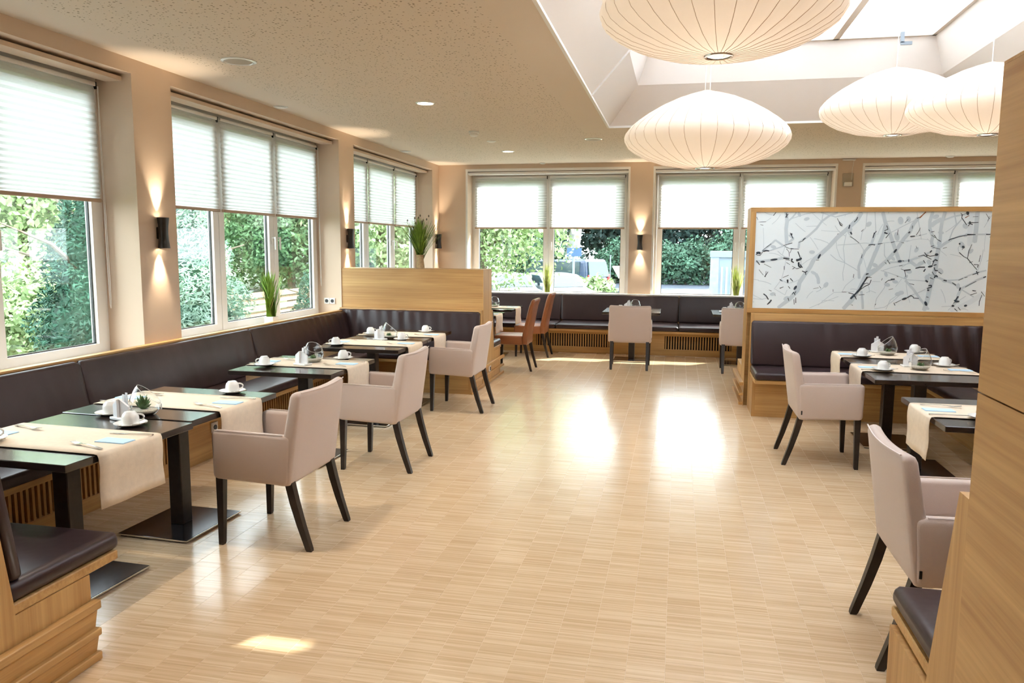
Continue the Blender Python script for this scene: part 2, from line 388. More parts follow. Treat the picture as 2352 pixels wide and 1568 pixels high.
MB().box(2.0, 2.03, 8.2, 8.24, zt-0.12, zt-0.02).box(2.0, 2.1, 8.2, 8.22, zt-0.14, zt-0.11).ob('opener_handle', 'post_grey', sk, smooth=False)

# floor: slab + parquet blocks
fl = tag(MB().box(XL, XR, YF, YB, -0.06, -0.0006).ob('floor', 'joint_filler', smooth=False), kind='structure')
BL = 0.16; gap = 0.0007
def block_mb(mb, cx_, cy_):
    w, h, c = PLW/2-0.0005, BL/2-0.00015, 0.0005
    mb.add([(cx_-w,cy_-h,-0.0012),(cx_+w,cy_-h,-0.0012),(cx_+w,cy_+h,-0.0012),(cx_-w,cy_+h,-0.0012),(cx_-w+c,cy_-h+c,0),(cx_+w-c,cy_-h+c,0),(cx_+w-c,cy_+h-c,0),(cx_-w+c,cy_+h-c,0)],
           [(4,5,6,7),(0,1,5,4),(1,2,6,5),(2,3,7,6),(3,0,4,7)])
bm0 = MB(); block_mb(bm0, 0, 0); bme = bm0.mesh('parquet_block', False)
blocks = []
for i in range(int(math.floor(-3.45/PLW)), int(math.ceil(6.4/PLW))):
    off = random.Random(i*31+5).random() * BL
    for j in range(int(-3.0/BL), int(11.8/BL)):
        x, y = (i+0.5)*PLW, j*BL+off
        if YF+0.1 < y < 11.9: blocks.append((x, y))
def infront(p):
    x, y = p
    c = Vector((x, y, -1.6)); z = c.dot(_f)
    if z < 0.5: return None
    u, v = c.dot(_r2)/z*F_PX+1176, c.dot(_d2)/z*F_PX+784
    return z if (-40 < u < 2240 and v < 1600) else None
def blocked(p):
    x, y = p
    return (x < -2.2 and y < 2.62) or (x > 0.72 and y < 2.8) or x < -3.3
near = sorted([(infront(p), p) for p in blocks if infront(p) and not blocked(p)])[:290]
ns = set(p for _, p in near)
for _, p in near: link('parquet_block', bme, 'parquet', fl, (p[0], p[1], 0))
rest = MB()
for p in blocks:
    if p not in ns: block_mb(rest, *p)
tag(rest.ob('parquet_field', 'parquet', fl, smooth=False), kind='stuff')

# ------------------------------------------------------------------ windows and blinds
def sash_frame(w, z0, z1, st=0.085, bt=0.062, tp=0.085, d=0.06):
    m = MB(); m.box(0, st, 0, d, z0, z1); m.box(w-st, w, 0, d, z0, z1); m.box(st, w-st, 0, d, z0, z0+bt); m.box(st, w-st, 0, d, z1-tp, z1)
    return m
def gasket(w, z0, z1, st, bt, tp):
    m = MB(); g = 0.008
    for a in ((st, st+g, z0+bt, z1-tp), (w-st-g, w-st, z0+bt, z1-tp), (st, w-st, z0+bt, z0+bt+g), (st, w-st, z1-tp-g, z1-tp)):
        m.box(a[0], a[1], 0.028, 0.045, a[2], a[3])
    return m
BLZ0, BLZ1 = 1.935, 2.735
def pleats(w, z0, z1):
    n = 40; vs_ = []; fs = []; zz = [z1]
    for k in range(n):
        t = (k+1)/n; zz.append(z1 - (z1-z0)*(1-(1-t)**1.0) if True else 0)
    zz = [z1 - (z1-z0)*(1-(1-k/n)**1.2) for k in range(n+1)]
    for k, z in enumerate(zz):
        y = -0.0042 if k % 2 else 0.0042
        vs_ += [(0, y, z), (w, y, z)]
    for k in range(n): fs.append((2*k, 2*k+1, 2*k+3, 2*k+2))
    return MB().add(vs_, fs)
# local window frame: x along the width (seen from inside left to right), y outwards, z up
def window(n, origin, rotz, width, ns_, desc, blind_name, handles):
    w = empty('window_%d' % n, origin, rotz, kind='structure')
    f = MB(); f.box(0, 0.035, 0, 0.09, WZ0, WZ1); f.box(width-0.035, width, 0, 0.09, WZ0, WZ1)
    f.box(0.035, width-0.035, 0, 0.09, WZ0, WZ0+0.02); f.box(0.035, width-0.035, 0, 0.09, 2.765, WZ1)
    f.ob('frame', 'upvc', w, smooth=False)
    sw = (width-0.07)/ns_
    for k in range(ns_):
        x0 = 0.035 + sw*k; z0, z1 = WZ0+0.02, 2.765
        s = sash_frame(sw-0.006, z0, z1).ob('sash', 'upvc', w, (x0+0.003, -0.012, 0), smooth=False)
        MB().box(0.08, sw-0.086, 0.026, 0.030, z0+0.06, z1-0.08).ob('pane', 'window_glass', s, smooth=False)
        gasket(sw-0.006, z0, z1, 0.085, 0.062, 0.085).ob('gasket', 'plastic_black', s, smooth=False)
        if handles[k]:
            hx = 0.045 if handles[k] < 0 else sw-0.05
            h = MB(); h.rbox(hx-0.014, hx+0.014, -0.012, 0.0, 1.62, 1.70, 0.004); h.tube([(hx, -0.005, 1.685), (hx, -0.045, 1.685)], 0.008)
            h.rbox(hx-0.009, hx+0.009, -0.055, -0.038, 1.56, 1.695, 0.004)
            h.ob('handle', 'upvc', s)
        # the blind of this sash is a thing of its own
        b = empty('pleated_blind', (0, 0, 0), 0, blind_name[k], 'blind', 'pleated window blinds')
        M_ = Matrix.Translation(origin) @ Matrix.Rotation(rotz, 4, 'Z')
        b.matrix_world = M_ @ Matrix.Translation((x0+0.02, -0.045, 0))
        b.location = (M_ @ Vector((x0+0.022, -0.042, 0))); b.rotation_euler = (0, 0, rotz)
        bw = sw-0.05
        MB().rbox(0, bw, -0.014, 0.014, BLZ1, BLZ1+0.028, 0.004).ob('head_rail', 'upvc', b)
        pleats(bw-0.01, BLZ0, BLZ1).ob('pleated_fabric', 'blind_fabric', b, (0.005, 0, 0), smooth=False)
        MB().rbox(0, bw, -0.012, 0.012, BLZ0-0.026, BLZ0, 0.004).ob('bottom_rail', 'twine' if False else 'rail_tan', b)
        MB().rbox(bw-0.004, bw+0.008, -0.016, 0.012, BLZ1-0.02, BLZ1+0.03, 0.002).ob('end_clip', 'plastic_black', b)
        if k == ns_-1:
            MB().tube([(bw+0.006, -0.02, BLZ1), (bw+0.008, -0.02, 1.5), (bw+0.014, -0.02, 1.16), (bw+0.02, -0.02, 1.13), (bw+0.026, -0.02, 1.2), (bw+0.022, -0.02, 1.6), (bw+0.012, -0.02, BLZ1)], 0.0022, 5).ob('cord', 'cord_white', b)
    return w
names = ['nearest left window', 'middle left window', 'far left window', 'first back window from the corner', 'second back window', 'third back window above the printed panel']
for i, (a, b) in enumerate(LW):
    nm = ['white pleated blind, %s sash of the %s' % (s, names[i]) for s in ('near', 'middle', 'far')]
    # local x must run from near to far as seen from inside (left to right): world +Y ; y outwards = -X
    window(i+1, (-4.2, a, 0), R(90), b-a, 3, '', nm, [0, 1, -1] if i else [0, 0, -1])
for i, (a, b) in enumerate(BW):
    nm = ['white pleated blind, %s sash of the %s' % (s, names[i+3]) for s in ('left', 'right')]
    window(i+4, (a, 12.72, 0), 0, b-a, 2, '', nm, [1, -1])
# inner sills and the ledges above the benches
tag(MB().box(-4.2, XL, YF, YB, WZ0-0.03, WZ0+0.004).ob('trim_1', 'white_paint', smooth=False), kind='structure')
tag(MB().box(XL, XR, YB, 12.72, WZ0-0.03, WZ0+0.004).ob('trim_2', 'white_paint', smooth=False), kind='structure')
tg = MB()
tg.box(XL-0.0, XL+0.06, 1.9, 8.55, 0.848, 0.860)
tag(tg.ob('trim_3', 'oak_y', smooth=False), kind='structure')
tag(MB().box(-3.2, 5.6, YB-0.09, YB, 0.862, 0.879).ob('trim_4', 'white_paint', smooth=False), kind='structure')
# pelmet strips above the back windows
for i, (a, b) in enumerate(BW):
    m = MB(); m.box(a-0.03, b+0.03, YB-0.018, YB, WZ1-0.005, WZ1+0.035); m.box(a, b, YB+0.02, YB+0.16, WZ1-0.05, WZ1-0.02)
    m.box(a-0.03, a, YB-0.012, YB, 0.88, WZ1); m.box(b, b+0.03, YB-0.012, YB, 0.88, WZ1)
    tag(m.ob('trim_%d' % (5+i), 'white_paint', smooth=False), kind='structure')
for i, (a, b) in enumerate(LW):
    m = MB(); m.box(-4.12, -3.98, a, b, WZ1-0.05, WZ1-0.02)
    tag(m.ob('trim_%d' % (8+i), 'wall', smooth=False), kind='structure')

# ------------------------------------------------------------------ benches
# local frame: x along the bench, y towards the sitter's feet (back plane y = 0), z up
def cushion_ring(x, prof, s, c): return [(x, c[0]+(p[0]-c[0])*s, c[1]+(p[1]-c[1])*s) for p in prof]
def round_poly(poly, r, n=3):
    out = []; m = len(poly)
    for i in range(m):
        p0, p1, p2 = Vector(poly[i-1]), Vector(poly[i]), Vector(poly[(i+1) % m])
        a = (p0-p1).normalized(); b = (p2-p1).normalized(); rr = min(r, (p0-p1).length*0.45, (p2-p1).length*0.45)
        s, e = p1+a*rr, p1+b*rr
        for k in range(n+1):
            t = k/n; out.append(tuple(s*(1-t)**2 + p1*2*t*(1-t) + e*t*t))
    return out
def cushion(name, parent, prof, x0, x1, r=0.02, wrinkle=None, mat='leather', front=None):
    prof = round_poly(prof, r); c = (sum(p[0] for p in prof)/len(prof), sum(p[1] for p in prof)/len(prof)); rings = []
    hw = (max(p[0] for p in prof)-min(p[0] for p in prof))/2; hz = (max(p[1] for p in prof)-min(p[1] for p in prof))/2
    n = max(6, int((x1-x0)/0.02))
    xs = [(x0, r), (x0+r*0.3, r*0.45), (x0+r, 0)] + [(x0+r+(x1-x0-2*r)*k/n, 0) for k in range(1, n)] + [(x1-r, 0), (x1-r*0.3, r*0.45), (x1, r)]
    for x, ins in xs:
        ring = []
        for p in prof:
            sy, sz = max(0.2, (hw-ins)/hw), max(0.2, (hz-ins)/hz)
            y, z = c[0]+(p[0]-c[0])*sy, c[1]+(p[1]-c[1])*sz
            if wrinkle:
                dy, dz = wrinkle(x-x0, x1-x, y, z); y += dy if p[0] > c[0]-0.01 or True else 0; z += dz
            ring.append((x, y, z))
        rings.append(ring)
    return MB().loft(rings).ob(name, mat, parent, ang=50)
def wr(seed, left=0.0, right=0.0, amp=0.007):
    # soft folds: faint everywhere, deep upright folds towards a corner
    g = random.Random(seed); ph = [g.random()*6 for _ in range(5)]; fq = [g.uniform(26, 60) for _ in range(5)]
    def f(a, b, y, z):
        k = left*math.exp(-a/0.6) + right*math.exp(-b/0.6)
        w = sum(math.sin(fq[i]*a + ph[i] + (z-0.45)*(9 if i % 2 else -7))*(1 if i < 3 else 0.6) for i in range(5))/4
        lo_ = math.sin(3.1*a+ph[0])*math.sin((z-0.4)*7+ph[1])*0.4
        return (amp*(k*w+0.12*w+lo_*0.35), 0.0)
    return f
def bench(name, loc, rotz, L_, label, back_cuts, seat_cuts, sf=0.67, by=0.485, btop=0.868, panels=(), end_lo=False, end_hi=False, group='built-in leather benches', wr_lo=0, wr_hi=0, back_h=None, seat_h=0.45, top_y=0.07, seat_lo=0.0):
    panels = sorted(panels); b = empty(name, loc, rotz, label, 'bench', group)
    xa, xb = (-0.028 if end_lo else 0.0), (L_+0.028 if end_hi else L_)
    bp = back_h or btop
    MB().prism([(0.002, 0), (0.03, 0), (0.15, 0.34), (0.15, 0.385), (top_y, bp), (0.002, bp)], 0.001, L_-0.001, 'x').ob('back_panel', 'oak_x', b, smooth=False)
    MB().rbox(xa-seat_lo, xb, 0.1, sf-0.02, seat_h-0.105, seat_h-0.068, 0.004, 1).ob('seat_board', 'oak_x', b)
    # front: solid stretches and grilles of upright slats
    zt_, g0, g1 = seat_h-0.105, 0.095, 0.295
    fm = MB(); e = 0.0
    for (a, c) in panels:
        fm.box(e, a, by-0.025, by, 0, zt_); fm.box(a, c, by-0.025, by, 0, g0); fm.box(a, c, by-0.025, by, g1, zt_); e = c
    fm.box(e, L_, by-0.025, by, 0, zt_)
    fm.ob('front_panel', 'oak_x', b, smooth=False)
    if panels:
        sl = MB().box(-0.009, 0.009, by-0.022, by-0.004, g0, g1).mesh('slat', False)
        for (a, c) in panels:
            MB().box(a, c, by-0.05, by-0.03, g0, g1).ob('grille_back', 'dark_gap', b, smooth=False)
            k = int((c-a)/0.0375)
            for i in range(k): link('slat', sl, 'oak_z', b, (a+(i+0.5)*(c-a)/k, 0, 0))
    sc = [xa-seat_lo]+list(seat_cuts)+[xb]
    for i in range(len(sc)-1):
        cushion('seat_cushion', b, [(0.13, seat_h-0.068), (sf, seat_h-0.068), (sf, seat_h), (0.13, seat_h+0.006)], sc[i]+0.002, sc[i+1]-0.002, 0.022, wr(i+3, 0.2, 0.2, 0.004))
    bc = [xa]+list(back_cuts)+[xb]
    for i in range(len(bc)-1):
        cushion('back_cushion', b, [(0.152, seat_h+0.004), (0.205, seat_h+0.004), (top_y+0.05, btop), (top_y+0.004, btop)], bc[i]+0.002, bc[i+1]-0.002, 0.022,
                wr(i*7+11, 0.35+(wr_lo if i == 0 else 0), 0.2+(wr_hi if i == len(bc)-2 else 0), 0.0085))
    for flag, x0, x1 in ((end_lo, -0.03, 0.0), (end_hi, L_, L_+0.03)):
        if flag:
            MB().prism([(0, 0), (by, 0), (by, zt_), (0.145, zt_), (0.145, zt_+0.02), (top_y+0.002, bp), (0, bp)], x0, x1, 'x').ob('end_panel', 'oak_z', b, smooth=False)
    return b
def to_local(cuts, o, s): return sorted([(c-o)*s for c in cuts])
# left wall bench (local x runs towards the camera from the far end Y = 8.55)
bl = bench('wall_bench', (XL, 8.55, 0), R(-90), 6.9, 'long dark leather bench with slatted oak front under the left windows', to_local([6.35, 4.28], 8.55, -1), to_local([6.35, 4.28], 8.55, -1), btop=0.845, panels=[(0.95, 1.75), (1.87, 2.75), (3.85, 5.45)], wr_lo=4.0, top_y=0.05)
MB().rbox(3.36, 3.44, 0.485, 0.496, 0.19, 0.27, 0.003).ob('socket_plate', 'plastic_white', bl)
MB().lathe([(0.02, 0), (0.02, 0.004)], 16).ob('socket_face', 'plastic_black', bl, (3.4, 0.497, 0.23)).rotation_euler = (R(-90), 0, 0)
# foreground bench, left
bench('partition_bench', (-3.9, 1.945, 0), 0, 1.70, 'foreground dark leather bench end at the lower left corner', [0.9], [0.9], end_hi=True, sf=0.665, btop=0.88)
# bench in front of the middle partition (faces the camera)
bench('partition_bench', (-2.20, 8.555, 0), R(180), 1.70, 'dark leather bench against the camera side of the low oak partition', [], [], end_lo=True, btop=0.872, sf=0.665, by=0.52, wr_hi=5.5, back_h=0.885)
bench('partition_bench', (-3.9, 8.97, 0), 0, 1.70, 'dark leather bench on the far side of the low oak partition', [], [], end_hi=True, btop=0.85, sf=0.565, by=0.49)
bench('wall_bench', (XL, 12.4, 0), R(-90), 2.9, 'dark leather bench in the far left corner under the windows', [], [], btop=0.845, top_y=0.05)
bb = bench('wall_bench', (5.5, YB, 0), R(180), 8.65, 'long dark leather bench with slatted oak front along the back windows', to_local([0.035, -1.81, 1.9, 3.7], 5.5, -1), to_local([0.035, -1.795, 1.9, 3.7], 5.5, -1), sf=0.87, by=0.69, btop=0.865, panels=[(5.5-0.81, 5.5+0.16), (5.5+0.99, 5.5+2.12), (5.5-2.8, 5.5-1.85)])
# right bay
bench('partition_bench', (3.05, 8.115, 0), R(180), 2.285, 'dark leather bench below the printed branch panel', [], [], end_hi=True, btop=0.892, back_h=0.962, wr_lo=9.0)
bench('partition_bench', (0.79, 2.11, 0), 0, 2.05, 'dark leather bench behind the tall oak pillar at the right edge', [], [], btop=0.88, back_h=0.962, sf=0.67, by=0.60, top_y=0.015, seat_lo=0.03)
nb = bpy.data.objects['partition_bench.004']
MB().prism([(-0.129, 0), (0.60, 0), (0.60, 0.335), (0.215, 0.335), (0.20, 0.42), (0.065, 0.97), (-0.129, 0.97)], -0.045, -0.002, 'x').ob('end_panel', 'oak_z', nb, smooth=False)
MB().box(-0.002, 2.05, -0.129, 0.0, 0.0, 0.962).ob('back_board', 'oak_x', nb, smooth=False)
bench('side_bench', (2.85, 2.8, 0), R(90), 4.64, 'dark leather bench along the right side behind the set tables', [1.5, 3.1], [1.5, 3.1], btop=0.88, back_h=0.962)

# ------------------------------------------------------------------ partitions
p = empty('oak_partition', (-3.9, 8.56, 0), 0, 'low oak partition with rails on its end and a vase of grasses on top', 'partition')
MB().box(0, 1.73, 0, 0.405, 0.0, 1.335).ob('core', 'oak_x', p, smooth=False)
MB().box(-0.0, 1.733, -0.004, 0.41, 1.335, 1.347).ob('cap', 'oak_x', p, smooth=False)
MB().box(1.73, 1.735, 0.0, 0.405, 0.0, 1.335).ob('end_face', 'oak_z', p, smooth=False)
for z0, z1, pr in ((0.205, 0.24, 0.03), (0.10, 0.128, 0.026), (0.0, 0.032, 0.022)):
    MB().rbox(1.73, 1.73+pr, -0.54, 1.02, z0, z1, 0.004, 1).ob('rail', 'oak_y', p)
so = empty('wall_socket', (-2.158, 8.86, 0.165), 0, 'black power socket on the end of the low oak partition', 'socket')
MB().rbox(-0.012, 0.006, -0.04, 0.04, -0.035, 0.035, 0.003).ob('plate', 'plastic_white', so); MB().rbox(0.004, 0.009, -0.022, 0.022, -0.022, 0.022, 0.003).ob('insert', 'plastic_black', so)
# foreground left rails belong to the foreground partition
p = empty('oak_partition', (-3.9, 1.5, 0), 0, 'oak partition base with stepped rails at the lower left corner', 'partition')
MB().box(0, 1.73, 0, 0.44, 0.0, 1.05).ob('core', 'oak_x', p, smooth=False)
for z0, z1, pr in ((0.208, 0.243, 0.034), (0.10, 0.130, 0.030), (0.0, 0.034, 0.026)):
    MB().rbox(1.73, 1.73+pr, -0.1, 0.945, z0, z1, 0.004, 1).ob('rail', 'oak_y', p)
for z0, z1 in ((0.034, 0.10), (0.13, 0.208)):
    MB().prism([(1.731, z0), (1.738, z0), (1.752, z1), (1.731, z1)], -0.1, 0.935, 'y').ob('rail_infill', 'oak_y', p, smooth=False)
# printed panel partition, right
p = empty('panel_partition', (0.70, 8.12, 0), 0, 'oak framed partition holding a white panel printed with branches', 'partition')
MB().box(0.0, 2.4, 0.05, 0.36, 0.0, 1.965).ob('core', 'oak_x', p, smooth=False)
MB().box(0.0, 2.4, 0.0, 0.36, 1.967, 2.012).ob('frame_rail', 'oak_x', p, smooth=False)
MB().box(0.0, 2.4, 0.0, 0.06, 0.965, 1.01).ob('frame_rail', 'oak_x', p, smooth=False)
MB().box(0.0, 0.048, 0.0, 0.06, 1.01, 1.967).ob('frame_stile', 'oak_z', p, smooth=False)
MB().box(2.35, 2.4, 0.0, 0.06, 1.01, 1.967).ob('frame_stile', 'oak_z', p, smooth=False)
MB().box(-0.004, 0.0, 0.0, 0.36, 0.0, 2.012).ob('end_face', 'oak_z', p, smooth=False)
pg = MB().box(0.048, 2.35, 0.012, 0.03, 1.01, 1.967).ob('printed_panel', 'art_white', p, smooth=False)
for z0, z1, pr in ((0.205, 0.24, 0.045), (0.10, 0.128, 0.045), (0.0, 0.032, 0.045)):
    MB().rbox(-pr, 0.0, 0.05, 1.0, z0, z1, 0.004, 1).ob('rail', 'oak_y', p)
MB().box(0.0, 2.4, 0.36, 0.95, 0.0, 0.36).ob('rear_base', 'oak_x', p, smooth=False)
